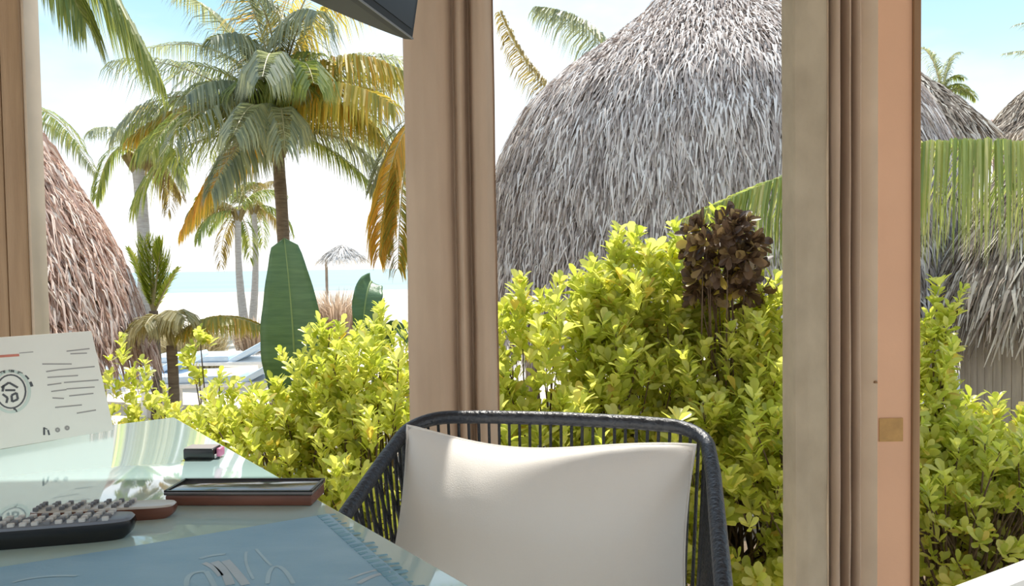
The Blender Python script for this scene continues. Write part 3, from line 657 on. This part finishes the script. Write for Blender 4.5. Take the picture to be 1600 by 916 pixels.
# ================================================================ palms
def frond_mesh(path, ll, hang, n=46, wd=0.028, start=0.12, fwd=0.5, r0=0.018, seed=None, shape=0.8, tipf=0.35):
    """path: points along the midrib.  Leaflets leave both sides, bend and hang."""
    n = int(n*1.4); wd *= 0.68
    rnd_ = random.Random(seed if seed is not None else random.random())
    L = [0.0]
    for a, b2 in zip(path, path[1:]): L.append(L[-1]+(b2-a).length)
    tot = L[-1]
    def at(s):
        d = s*tot; i = 0
        while i < len(L)-2 and L[i+1] < d: i += 1
        t = (d-L[i])/max(1e-9, L[i+1]-L[i]); return path[i].lerp(path[i+1], t), (path[i+1]-path[i]).normalized()
    rib = MB(); m_ = len(path); rib.tube(path, [r0*(1-0.85*i/(m_-1)) for i in range(m_)], 5)
    lv = MB()
    for i in range(n):
        s = start + (1-start)*(i+0.3+0.4*rnd_.random())/n; p, t = at(min(s, 0.999))
        sv = t.cross(Vector((0, 0, 1)))
        if sv.length < 0.15: sv = Vector((1, 0.3, 0))
        sv.normalize(); uv = sv.cross(t)
        prof = (math.sin(PI*(0.12+0.80*s))**shape); ln = ll*max(tipf, prof)
        for sg in (-1, 1):
            l_ = ln*rnd_.uniform(0.8, 1.1)
            d0 = (sv*sg*rnd_.uniform(0.75, 1.0) + t*(fwd+0.5*s) + uv*0.15).normalized()
            h = hang*rnd_.uniform(0.75, 1.2); d1 = (d0 + Vector((0, 0, -h))).normalized(); d2 = (d1 + Vector((0, 0, -h*1.3))).normalized()
            q0 = p; q1 = q0 + d0*l_*0.22; q2 = q1 + d1*l_*0.38; q3 = q2 + d2*l_*0.40
            wv = d1.cross(Vector((0, 0, 1))); wv = wv.normalized() if wv.length > 0.2 else t.copy()
            wv = (wv*0.8 + Vector((rnd_.uniform(-.5, .5), rnd_.uniform(-.5, .5), rnd_.uniform(-.3, .3)))*0.7).normalized()*wd*0.5
            lv.cr = rnd_.uniform(0.03, 0.97)
            lv.add([q0-wv*0.4, q0+wv*0.4, q1-wv, q1+wv, q2-wv*0.62, q2+wv*0.62, q3], [(0, 1, 3, 2), (2, 3, 5, 4), (4, 5, 6)])
    return rib, lv
for nm in ('frond_green', 'frond_grey', 'frond_yellow', 'frond_orange', 'frond_big', 'frond_dry', 'frond_pale', 'frond_lime', 'grass', 'pink_shrub'):
    t = MATS[nm].node_tree
    for nd in t.nodes:
        if nd.type == 'OBJECT_INFO':
            for l in list(t.links):
                if l.from_node == nd: t.links.remove(l)
def palm(label, base, top, fronds, trunk_r=0.09, trunk='trunk', rnd_n=0, rnd_len=1.8, rnd_ll=0.5, mats=('frond_green', 'frond_grey', 'frond_yellow'), hang=0.8, name='coconut_palm', wd=0.03, seed=1, el=(-0.5, 1.2), rib='rachis', boots=True, droop=(1.1, 1.9), cat='palm', n_leaf=40, azr=None):
    rr = random.Random(seed); base = Vector(base); top = Vector(top)
    root = empty(name, base, label, cat)
    n = 16; pts = []
    for i in range(n+1):
        t = i/n; p = base.lerp(top, t); p.x += 0.04*(top-base).length*math.sin(PI*t)*(0.6 if seed % 2 else -0.6); pts.append(p)
    if trunk: MB().tube(pts, [trunk_r*(1.35-0.5*min(1, i/n*1.6)) * (1+0.05*(i % 2)) for i in range(n+1)], 10).build('trunk', trunk, root)
    for spec in fronds:                  # (points, leaflet length, hang, material, n, width)
        pp, ll, hg, m, nn, w_ = spec
        rb_, lv = frond_mesh(bez(pp, 16), ll, hg, nn, w_, seed=rr.random()); f = lv.build('frond', m, root, smooth=False); rb_.build('midrib', rib, f)
    for i in range(rnd_n):
        az = rr.uniform(0, 2*PI) if azr is None else rr.uniform(*azr); e0 = rr.uniform(*el); dp = rr.uniform(*droop); Ln = rnd_len*rr.uniform(0.75, 1.1); p = top.copy(); path = [p.copy()]
        for k_ in range(14):
            e1 = e0 - dp*((k_+1)/14)**1.2; p = p + Vector((math.cos(az)*math.cos(e1), math.sin(az)*math.cos(e1), math.sin(e1)))*Ln/14; path.append(p.copy())
        rb_, lv = frond_mesh(path, rnd_ll, hang, n_leaf, wd, seed=rr.random()); f = lv.build('frond', mats[i % len(mats)], root, smooth=False); rb_.build('midrib', rib, f)
    if boots:
        bt = MB()
        for i in range(9):
            a = 2*PI*i/9*1.62; bt.tube([top - Vector((0, 0, 0.35)), top + Vector((math.cos(a)*trunk_r*1.9, math.sin(a)*trunk_r*1.9, 0.02+0.03*(i % 3)))], [trunk_r*0.6, trunk_r*0.35], 5)
        bt.build('crown_shaft', 'frond_dry', root)
    return root
def G(px, y): v = P(px, 700, y); return Vector((v.x, y, GZ))
def PP(*l): return [P(*q) for q in l]
D1 = 9.5
palm('tall coconut palm with yellowing fronds, centre of left opening', G(436, D1), P(432, 215, D1), [
    (PP((432, 200, D1), (330, 120, D1-0.6), (205, 215, D1-0.8)), 0.65, 1.1, 'frond_yellow', 91, 0.040),
    (PP((432, 200, D1), (520, 40, D1-0.8), (640, 120, D1-1.0)), 1.00, 1.5, 'frond_yellow', 102, 0.043),
    (PP((432, 205, D1), (510, 90, D1-0.9), (618, 165, D1-1.6)), 0.89, 1.5, 'frond_yellow', 91, 0.043),
    (PP((432, 210, D1), (370, 190, D1-0.8), (285, 360, D1-1.0)), 0.63, 1.2, 'frond_orange', 85, 0.040),
    (PP((432, 210, D1), (390, 170, D1-1.4), (330, 300, D1-2.0)), 0.73, 1.3, 'frond_grey', 85, 0.043),
    (PP((432, 215, D1), (500, 200, D1-0.4), (595, 305, D1-0.4)), 0.5, 1.0, 'frond_green', 48, 0.03),
    (PP((432, 200, D1), (380, 40, D1), (235, 75, D1+0.5)), 0.6, 0.7, 'frond_grey', 48, 0.03),
    (PP((432, 190, D1), (420, 20, D1-0.3), (350, -60, D1-0.5)), 0.6, 0.7, 'frond_grey', 48, 0.032),
    (PP((432, 190, D1), (450, 0, D1-0.6), (520, -60, D1-1.2)), 0.7, 0.9, 'frond_yellow', 48, 0.032),
    (PP((432, 200, D1), (430, 20, D1-1.4), (410, 120, D1-2.8)), 0.79, 1.3, 'frond_grey', 88, 0.043),
    (PP((432, 205, D1), (350, 90, D1-1.0), (290, 150, D1-1.6)), 0.75, 1.3, 'frond_grey', 80, 0.036),
    (PP((432, 205, D1), (400, 120, D1-1.6), (365, 210, D1-2.6)), 0.75, 1.3, 'frond_grey', 80, 0.036),
    (PP((432, 205, D1), (440, 120, D1-1.6), (445, 230, D1-2.4)), 0.70, 1.3, 'frond_grey', 80, 0.036),
    (PP((432, 195, D1), (360, 0, D1+0.3), (270, -10, D1+0.5)), 0.7, 0.9, 'frond_grey', 70, 0.036),
    (PP((432, 195, D1), (470, -40, D1+0.3), (600, 10, D1+0.2)), 0.8, 1.1, 'frond_yellow', 80, 0.036),
    (PP((432, 190, D1), (400, 30, D1-0.8), (330, 60, D1-1.4)), 0.8, 1.2, 'frond_grey', 80, 0.036),
    (PP((432, 190, D1), (440, 0, D1-0.5), (370, -30, D1-1.2)), 0.85, 1.2, 'frond_grey', 80, 0.036),
    (PP((432, 190, D1), (460, 0, D1-0.5), (500, 20, D1-1.4)), 0.85, 1.2, 'frond_grey', 80, 0.036),
    (PP((432, 195, D1), (400, -40, D1), (430, -120, D1-0.5)), 0.8, 0.9, 'frond_yellow', 70, 0.036),
    (PP((432, 200, D1), (520, 110, D1-0.4), (600, 220, D1-0.6)), 0.75, 1.4, 'frond_yellow', 80, 0.036),
    (PP((432, 215, D1), (380, 220, D1-0.6), (300, 330, D1-0.7)), 0.7, 1.2, 'frond_yellow', 80, 0.036),
    (PP((432, 200, D1), (470, 40, D1-1.2), (490, 130, D1-2.4)), 0.79, 1.3, 'frond_green', 88, 0.043),
    ], 0.085, 'trunk', 22, 2.1, 0.85, ('frond_green', 'frond_grey'), 1.0, seed=3, el=(0.2, 1.3))
palm('smaller coconut palm with drooping crown left of the tall palm', G(226, 15), P(214, 245, 15), [
    (PP((214, 245, 15), (170, 200, 15), (150, 310, 15)), 0.7, 1.1, 'frond_green', 40, 0.045),
    (PP((214, 245, 15), (250, 190, 15), (290, 290, 15)), 0.7, 1.1, 'frond_grey', 40, 0.045),
    (PP((214, 240, 15), (215, 160, 15), (240, 165, 14.5)), 0.6, 0.8, 'frond_yellow', 40, 0.045)], 0.13, 'trunk_grey', 9, 1.5, 0.6, ('frond_green', 'frond_grey', 'frond_dry'), 1.0, wd=0.045, seed=5, el=(-0.3, 1.2))
palm('slender pale trunked palm leaning on the beach', G(390, 22), P(372, 330, 22), [], 0.10, 'trunk_grey', 9, 1.9, 0.7, ('frond_dry', 'frond_green'), 1.0, wd=0.06, seed=8)
palm('slender grey palm beside the leaning beach palm', G(398, 25), P(396, 322, 25), [], 0.10, 'trunk_grey', 9, 1.9, 0.7, ('frond_green', 'frond_dry'), 1.0, wd=0.06, seed=9)
palm('orange yellow palm half hidden behind the middle curtain', G(636, 8), P(668, 190, 8), [
    (PP((668, 190, 8), (610, 170, 7.8), (592, 400, 7.6)), 0.58, 1.1, 'frond_orange', 95, 0.040),
    (PP((668, 190, 8), (625, 200, 7.6), (622, 420, 7.4)), 0.53, 1.1, 'frond_yellow', 95, 0.040),
    (PP((668, 190, 8), (630, 160, 8.2), (578, 300, 8.3)), 0.4, 0.7, 'frond_grey', 44, 0.03)], 0.075, 'trunk', 0, 1.5, 0.5, ('frond_yellow', 'frond_green'), 1.0, seed=11, el=(0.2, 1.2), azr=(-1.2, 1.4))
palm('overhanging palm with long green fronds at top left', G(-150, 3.9), P(-100, -300, 4.2), [
    (PP((-100, -300, 4.2), (120, -120, 4.5), (238, 100, 4.6)), 0.80, 0.85, 'frond_green', 130, 0.022),
    (PP((-100, -300, 4.2), (40, -160, 4.3), (130, 30, 4.3)), 0.7, 0.8, 'frond_green', 100, 0.024)], 0.10, 'trunk', 4, 1.6, 0.5, ('frond_green',), 0.9, seed=13, rib='rachis_pink', azr=(1.8, 4.4))
palm('palm reaching out from behind the big thatched dome', G(985, 13.5), P(975, 165, 13.5), [
    (PP((975, 165, 13.5), (850, 190, 13), (782, 20, 12.6)), 0.62, 1.0, 'frond_dry', 90, 0.05),
    (PP((975, 165, 13.5), (960, 30, 13), (838, 12, 12.6)), 0.85, 1.2, 'frond_grey', 100, 0.05),
    (PP((975, 165, 13.5), (1000, 30, 13), (1060, -30, 12.6)), 0.7, 1.0, 'frond_green', 50, 0.04)], 0.11, 'trunk', 4, 2.0, 0.6, ('frond_green', 'frond_grey'), 1.0, seed=15, azr=(-0.6, 1.5))
palm('far palm tuft above the small steep roof at right', G(1470, 18), P(1472, 150, 18), [
    (PP((1472, 150, 18), (1480, 80, 18), (1500, 82, 18)), 0.4, 0.6, 'frond_grey', 36, 0.045),
    (PP((1472, 150, 18), (1480, 110, 18), (1505, 122, 18)), 0.4, 0.6, 'frond_green', 36, 0.045),
    (PP((1472, 150, 18), (1460, 70, 18), (1432, 75, 18)), 0.45, 0.6, 'frond_grey', 36, 0.045)], 0.10, 'trunk_grey', 4, 1.2, 0.4, ('frond_grey', 'frond_green'), 0.6, wd=0.045, seed=17, el=(0.5, 1.2))
palm('distant palm whose frond tips show at the right edge', G(1660, 15), P(1660, 120, 15), [
    (PP((1660, 120, 15), (1630, 70, 15), (1568, 84, 15)), 0.35, 0.5, 'frond_grey', 36, 0.04),
    (PP((1660, 120, 15), (1630, 20, 15), (1584, 40, 15)), 0.35, 0.5, 'frond_grey', 36, 0.04)], 0.10, 'trunk_grey', 4, 1.3, 0.4, ('frond_grey',), 0.6, wd=0.04, seed=19, azr=(-0.8, 1.6), el=(0.3, 1.2))
palm('palm arching over the left pinkish hut roof', G(-90, 9.4), P(-40, 200, 9.4), [
    (PP((-40, 200, 9.4), (60, 120, 9.0), (128, 232, 8.2)), 0.42, 0.9, 'frond_green', 50, 0.03),
    (PP((-40, 200, 9.4), (80, 150, 9.2), (150, 270, 8.8)), 0.4, 0.9, 'frond_grey', 50, 0.03)], 0.09, 'trunk', 4, 1.3, 0.45, ('frond_green',), 0.9, seed=21, azr=(2.0, 4.2))
palm('near palm with one huge drooping green frond at right', G(1900, 4.9), P(1840, 330, 4.9), [
    (PP((1840, 330, 4.9), (1560, 162, 4.7), (1300, 236, 4.6), (1082, 338, 4.55)), 0.98, 2.6, 'frond_big', 260, 0.022)], 0.11, 'trunk', 3, 1.6, 0.6, ('frond_big',), 1.6, seed=23, rib='rachis_pale', azr=(-1.0, 1.0))
palm('young upright palm with narrow green fronds beside left hut', G(240, 8), P(240, 486, 8), [
    (PP((240, 490, 8), (236, 430, 8), (226, 372, 8)), 0.32, -0.9, 'frond_lime', 50, 0.035), (PP((240, 490, 8), (244, 430, 8), (252, 380, 8)), 0.32, -0.9, 'frond_lime', 50, 0.035),
    (PP((240, 490, 8), (240, 420, 8), (238, 385, 8)), 0.32, -0.9, 'frond_lime', 50, 0.035), (PP((240, 490, 8), (262, 440, 8), (278, 420, 8)), 0.2, 0.2, 'frond_lime', 26, 0.025),
    (PP((240, 490, 8), (222, 430, 8), (200, 388, 8)), 0.22, 0.2, 'frond_lime', 26, 0.025)], 0.05, 'trunk', 0, name='young_palm', boots=False)
palm('low young palm with arching yellow fronds before the sunbeds', G(262, 6.5), P(268, 540, 6.5), [
    (PP((268, 540, 6.5), (330, 470, 6.4), (412, 512, 6.2)), 0.34, 0.8, 'frond_yellow', 80, 0.030), (PP((268, 540, 6.5), (240, 460, 6.4), (186, 540, 6.2)), 0.36, 0.9, 'frond_pale', 70, 0.032),
    (PP((268, 540, 6.5), (262, 460, 6.3), (290, 500, 6.0)), 0.34, 0.9, 'frond_pale', 60, 0.03), (PP((268, 540, 6.5), (250, 465, 6.3), (226, 510, 6.0)), 0.34, 0.9, 'frond_pale', 60, 0.03), (PP((268, 540, 6.5), (310, 480, 6.6), (390, 500, 6.7)), 0.30, 0.8, 'frond_yellow', 70, 0.03)],
    0.05, 'trunk', 0, name='young_palm', boots=False)

# ================================================================ banana leaves
def banana(label, base, leaves):
    root = empty('banana_plant', base, label, 'banana plant')
    for path, wd, fold, tw in leaves:
        pts = bez(path, 22); b = MB(); n = len(pts); cols = 9
        for i, p in enumerate(pts):
            s = i/(n-1); t = (pts[min(i+1, n-1)]-pts[max(i-1, 0)]).normalized(); sv = t.cross(Vector((math.sin(tw), -math.cos(tw), 0))).normalized(); nv2 = sv.cross(t)
            wl = wd*(max(0.0, math.sin(PI*min(1, 0.06+0.94*s)))**0.28)*(0.86+0.14*math.cos(5*(s-0.35)))
            for k_ in range(cols):
                u = -1+2*k_/(cols-1); q = p + sv*(u*wl*math.cos(fold*abs(u))) + nv2*(abs(u)*wl*math.sin(fold)) + nv2*0.008*math.sin(30*s+2*u)*abs(u)
                b.v.append(tuple(q)); b.r.append(0)
        b.f = [(i*cols+k_, i*cols+k_+1, (i+1)*cols+k_+1, (i+1)*cols+k_) for i in range(n-1) for k_ in range(cols-1)]
        o = b.build('leaf', 'banana', root); md2 = o.modifiers.new('thickness', 'SOLIDIFY'); md2.thickness = 0.002
        MB().tube(pts, [0.009*(1-0.7*i/(n-1)) for i in range(n)], 6).build('midrib', 'banana_rib', o)
        MB().tube([Vector(base), pts[0]], [0.02, 0.010], 8).build('leaf_stalk', 'banana_rib', root)
    return root
banana('upright banana plant with broad dark green leaf in the left opening', G(462, 4.9), [(PP((462, 640, 4.9), (462, 520, 4.85), (444, 372, 4.9)), 0.205, 0.22, 0.1)])
banana('folded dark banana leaf beside the middle curtain', G(585, 5.2), [(PP((580, 440, 5.1), (572, 452, 4.95), (564, 500, 4.9), (570, 548, 4.92)), 0.11, 0.55, 0.35), (PP((596, 570, 5.25), (604, 470, 5.2), (640, 540, 5.1)), 0.06, 0.5, 0.5)])

# ================================================================ shrubs
LV = np.array([(0, 0, 0), (0.32, 0.13, 0.05), (0.32, 0, 0.0), (0.32, -0.13, 0.05), (0.70, 0.235, 0.07), (0.70, 0, 0.015), (0.70, -0.235, 0.07), (0.93, 0.14, 0.03), (0.93, -0.14, 0.03), (1.0, 0, -0.02)], float)
LF = [(0, 2, 1), (0, 3, 2), (1, 2, 5, 4), (2, 3, 6, 5), (4, 5, 9, 7), (5, 6, 8, 9)]
LT = np.array([(0, 2, 1), (0, 3, 2), (1, 2, 5), (1, 5, 4), (2, 3, 6), (2, 6, 5), (4, 5, 9), (4, 9, 7), (5, 6, 8), (5, 8, 9)])
leafmesh = {}
def leaf_mesh(m):
    if m not in leafmesh:
        me = bpy.data.meshes.new('leaf'); me.from_pydata([tuple(v) for v in LV], [], LF); me.materials.append(MATS[m]); leafmesh[m] = me
    return leafmesh[m]
def shrub(label, blobs, nros, lsize=0.078, m='leaf', npart=260, seed=1, name='shrub', base=None, leaves=(5, 9), up=0.7, stems=14, cat='shrub', group=None, shell=0.55, toward=0.35, holes=-0.22, sprigs=60):
    """blobs: (centre, (rx, ry, rz), weight).  Rosettes of leaves at the shoots' ends."""
    rr = random.Random(seed); cen = blobs[0][0]
    if base is None: base = Vector((cen.x, cen.y, GZ))
    root = empty(name, base, label, cat, group); M = []; rs = []; ends = []; pts_ = []
    wsum = sum(b[2] for b in blobs)
    for c, rad, wt in blobs:
        for _ in range(int(nros*wt/wsum)):
            while True:
                d = Vector((rr.gauss(0, 1), rr.gauss(0, 1), rr.gauss(0, 1))).normalized()
                if d.y < toward or rr.random() < 0.35: break
            k_ = shell + (1-shell)*rr.random()**0.6; k_ *= 1 + 0.10*math.sin(5*d.x+3*d.z+seed)
            p = c + Vector((d.x*rad[0], d.y*rad[1], d.z*rad[2]))*k_
            if p.z < GZ+0.05: continue
            if holes and noise.noise(p*5.0 + Vector((seed*3.1, 0, 0))) < holes: continue
            pts_.append((p, d))
    for c, rad, wt in blobs:
        for _ in range(int(sprigs*wt/wsum)):
            a_ = rr.uniform(0, 6.28); q_ = math.sqrt(rr.random())*0.95; h_ = math.sqrt(max(0, 1-q_*q_)); d = Vector((q_*math.cos(a_), q_*math.sin(a_)*0.9-0.1, h_)); p = c + Vector((d.x*rad[0], d.y*rad[1], d.z*rad[2]))*0.92
            gd = (d*0.45 + Vector((rr.uniform(-.3, .3), rr.uniform(-.4, .2), 1.0))).normalized(); ns = rr.randint(2, 4)
            for k_ in range(ns): pts_.append((p + gd*0.055*(k_+1), gd))
    for p, d in pts_:
        for _one in (0,):
            ends.append(p); ax = (d*0.6 + Vector((0, 0, up)) + Vector((rr.uniform(-.3, .3), rr.uniform(-.3, .3), 0))).normalized()
            u = ax.orthogonal().normalized(); v = ax.cross(u); nl = rr.randint(*leaves); ph = rr.uniform(0, 6.28); sz = lsize*rr.uniform(0.75, 1.25)
            for i in range(nl):
                a = ph + i*2.399; tl_ = rr.uniform(0.35, 1.05)*(0.5+0.5*i/nl)+0.15
                d3 = (ax*math.cos(tl_*1.2) + (u*math.cos(a)+v*math.sin(a))*math.sin(tl_*1.2)).normalized()
                nn = (ax - d3*ax.dot(d3)); nn = nn.normalized() if nn.length > 0.05 else d3.orthogonal().normalized(); sv = nn.cross(d3)
                s_ = sz*rr.uniform(0.8, 1.2); o_ = p - ax*(0.02*i/nl) + Vector((rr.uniform(-1, 1), rr.uniform(-1, 1), rr.uniform(-1, 1)))*0.012
                M.append((o_, d3*s_, sv*s_, nn*s_)); rs.append(rr.random())
    order = sorted(range(len(M)), key=lambda i: (M[i][0]-EYE).length)
    # leaves that show largest become objects, spread over the near half
    near = order[:int(len(order)*0.5)]; rr.shuffle(near); sel = set(near[:npart]); me = leaf_mesh(m)
    for i in sel:
        o_, a, b2, c2 = M[i]; ob = bpy.data.objects.new('leaf', me); COL.objects.link(ob); ob.parent = root; q = o_-base
        ob.matrix_local = Matrix(((a.x, b2.x, c2.x, q.x), (a.y, b2.y, c2.y, q.y), (a.z, b2.z, c2.z, q.z), (0, 0, 0, 1)))
    rest = [i for i in range(len(M)) if i not in sel]
    A = np.array([[M[i][1], M[i][2], M[i][3]] for i in rest]); O = np.array([M[i][0] for i in rest])
    V = (np.einsum('vk,nkc->nvc', LV, A) + O[:, None, :]).reshape(-1, 3); k_ = len(LV)
    Fq = (LT[None] + (np.arange(len(rest))*k_)[:, None, None]).reshape(-1, 3)
    fo = np_mesh('foliage', V, Fq, np.repeat([rs[i] for i in rest], k_), m, root); tag(fo, kind='stuff')
    b = MB(); rr.shuffle(ends)
    for p in ends[:stems*6]:
        q = base + Vector((rr.uniform(-.12, .12), rr.uniform(-.12, .12), 0)); mid = q.lerp(p, 0.55) + Vector((rr.uniform(-.08, .08), rr.uniform(-.08, .08), 0.06))
        b.tube([q, mid, p], [0.010, 0.006, 0.003], 5, cap=False)
    b.build('branches', 'twig', root); return root
def B(px, py, y, rx, ry, rz_, wt=1.0): return (P(px, py, y), (rx, ry, rz_), wt)
shrub('bright green shrub right of the middle curtain, behind the chair back', [B(850, 662, 4.0, 0.46, 0.45, 0.60), B(830, 802, 3.8, 0.5, 0.45, 0.55, 0.8)], 900, seed=1)
shrub('tallest bright green shrub before the big thatched dome', [B(985, 608, 4.2, 0.42, 0.45, 0.62), B(960, 498, 4.2, 0.22, 0.25, 0.28, 0.35), B(1040, 488, 4.25, 0.25, 0.25, 0.30, 0.35), B(990, 768, 3.9, 0.5, 0.5, 0.6, 0.9)], 1150, seed=2)
shrub('bright green shrub around the bronze-leaved plant', [B(1110, 640, 4.2, 0.42, 0.42, 0.55), B(1090, 450, 4.35, 0.18, 0.2, 0.26, 0.25), B(1130, 770, 3.9, 0.45, 0.45, 0.6, 0.9)], 950, seed=3)
shrub('bright green shrub against the taupe curtain', [B(1225, 650, 4.0, 0.36, 0.4, 0.62), B(1200, 830, 3.7, 0.42, 0.42, 0.6, 0.9), B(1310, 690, 4.2, 0.4, 0.4, 0.6, 0.6)], 950, seed=4)
shrub('leafy green shrub beside the glass table in the left opening', [B(470, 746, 4.0, 0.42, 0.4, 0.38), B(390, 776, 3.9, 0.45, 0.4, 0.36, 0.8), B(525, 656, 4.2, 0.24, 0.3, 0.34, 0.5)], 900, seed=5, lsize=0.064)
shrub('leafy green shrub left of the middle curtain', [B(600, 695, 4.0, 0.34, 0.4, 0.46), B(570, 605, 4.3, 0.28, 0.3, 0.26, 0.5), B(610, 825, 3.7, 0.4, 0.4, 0.5, 0.8)], 850, seed=6, lsize=0.064)
shrub('sparse green shrub with slim shoots by the far table end', [B(330, 694, 4.3, 0.30, 0.3, 0.18), B(312, 559, 4.6, 0.07, 0.10, 0.16, 0.10), B(236, 654, 4.7, 0.12, 0.12, 0.14, 0.18), B(182, 624, 4.8, 0.09, 0.12, 0.26, 0.16), B(222, 604, 4.9, 0.06, 0.10, 0.16, 0.06)], 300, seed=7, lsize=0.062, stems=8, holes=0, sprigs=14)
shrub('green shrub below the shaggy thatch at right', [B(1520, 745, 4.4, 0.42, 0.4, 0.27), B(1610, 770, 4.4, 0.42, 0.4, 0.28, 0.8), B(1470, 740, 4.2, 0.3, 0.35, 0.32, 0.7)], 800, seed=8)
shrub('shaded twiggy shrub at the lower right above the white ledge', [B(1510, 842, 3.9, 0.5, 0.4, 0.42), B(1620, 842, 4.0, 0.5, 0.4, 0.42, 0.9)], 620, seed=9, lsize=0.07, stems=26)
shrub('small leafy sprig rising beside the peach post', [B(1456, 555, 4.3, 0.085, 0.12, 0.26), B(1446, 635, 4.2, 0.12, 0.15, 0.26, 0.7)], 130, seed=10, lsize=0.07, npart=120, stems=4, holes=0, sprigs=6)
shrub('bronze brown leafed plant among the bright green shrubs', [B(1130, 392, 3.95, 0.20, 0.2, 0.19), B(1100, 450, 3.95, 0.08, 0.1, 0.1, 0.15), B(1165, 455, 3.95, 0.1, 0.1, 0.07, 0.15)], 150, seed=11, lsize=0.075, m='leaf_dark', npart=300, leaves=(5, 8), up=-0.1, stems=3, name='croton', shell=0.2, holes=0, sprigs=0)

# ================================================================ beach details
def tuft(label, c, n, h, sp, m, seed, name='grass_clump', cat='grass clump'):
    rr = np.random.default_rng(seed); c = np.array(c); az = rr.random(n)*2*PI; r = sp*np.sqrt(rr.random(n)); ln = h*(0.5+0.6*rr.random(n)); out = 0.2+0.9*rr.random(n)
    root = empty(name, tuple(c), label, cat)
    o = np.stack([np.cos(az), np.sin(az), 0*az], 1); base = c + o*r[:, None]*0.5; mid = base + o*(ln*0.25*out)[:, None] + np.array([0, 0, 1])*(ln*0.6)[:, None]
    tip = base + o*(ln*0.7*out)[:, None] + np.array([0, 0, 1])*(ln*(1.0-0.3*out))[:, None]
    hw = np.stack([-np.sin(az), np.cos(az), 0*az], 1)*0.014
    V = np.stack([base-hw, base+hw, mid-hw, mid+hw, tip-hw*.2, tip+hw*.2], 1).reshape(-1, 3); i0 = np.arange(n)*6
    Fq = np.concatenate([np.stack([i0, i0+1, i0+3, i0+2], 1), np.stack([i0+2, i0+3, i0+5, i0+4], 1)])
    q = np_mesh('blades', V, Fq, np.repeat(rr.random(n), 6), m, root); tag(q, kind='stuff')
tuft('dry tan beach grass clump behind the sunbeds', (P(300, 500, 15).x, 15, GZ), 900, 1.05, 1.0, 'grass', 1)
tuft('dry tan grass clump left of the larger beach grass', (P(245, 500, 17).x, 17, GZ), 500, 0.8, 0.6, 'grass', 2)
tuft('pinkish dry bush on the beach between the banana leaves', (P(525, 450, 22).x, 22, GZ), 700, 1.5, 1.0, 'pink_shrub', 3, 'dry_bush', 'bush')
tuft('pinkish dry scrub at the foot of the beach palms', (P(400, 480, 19).x, 19, GZ), 600, 0.9, 1.0, 'pink_shrub', 4, 'dry_bush', 'bush')
def sunbed(label, c, rot):
    root = empty('sun_lounger', (c[0], c[1], GZ), label, 'sun lounger', 'sunbeds on the sand'); root.rotation_euler.z = rot; ORG[root.name] = Vector((0, 0, 0))
    fr = MB().box((0, 0, 0.42), (2.0, 0.9, 0.06), None, 0.01).build('frame', 'bed_white', root)
    for x in (-0.9, 0.9):
        for y in (-0.38, 0.38): MB().box((x, y, 0.20), (0.07, 0.07, 0.40)).build('leg', 'bed_white', root, smooth=False)
    MB().box((-0.3, 0, 0.50), (1.35, 0.82, 0.10), None, 0.03).build('mattress', 'bed_blue', root)
    MB().box((0.68, 0, 0.60), (0.7, 0.82, 0.09), Matrix.Rotation(R(-28), 3, 'Y'), 0.03).build('backrest', 'bed_blue', root)
sunbed('pale blue sunbed seen through the gap beside the banana leaf', (P(345, 590, 10.8).x, 10.8), R(4))
sunbed('pale blue sunbed seen behind the menu card and sparse shrub', (P(205, 590, 11.2).x, 11.2), R(-3))
sunbed('pale sunbed farther back, just beyond the nearer pair', (P(335, 560, 13.2).x, 13.2), R(2))
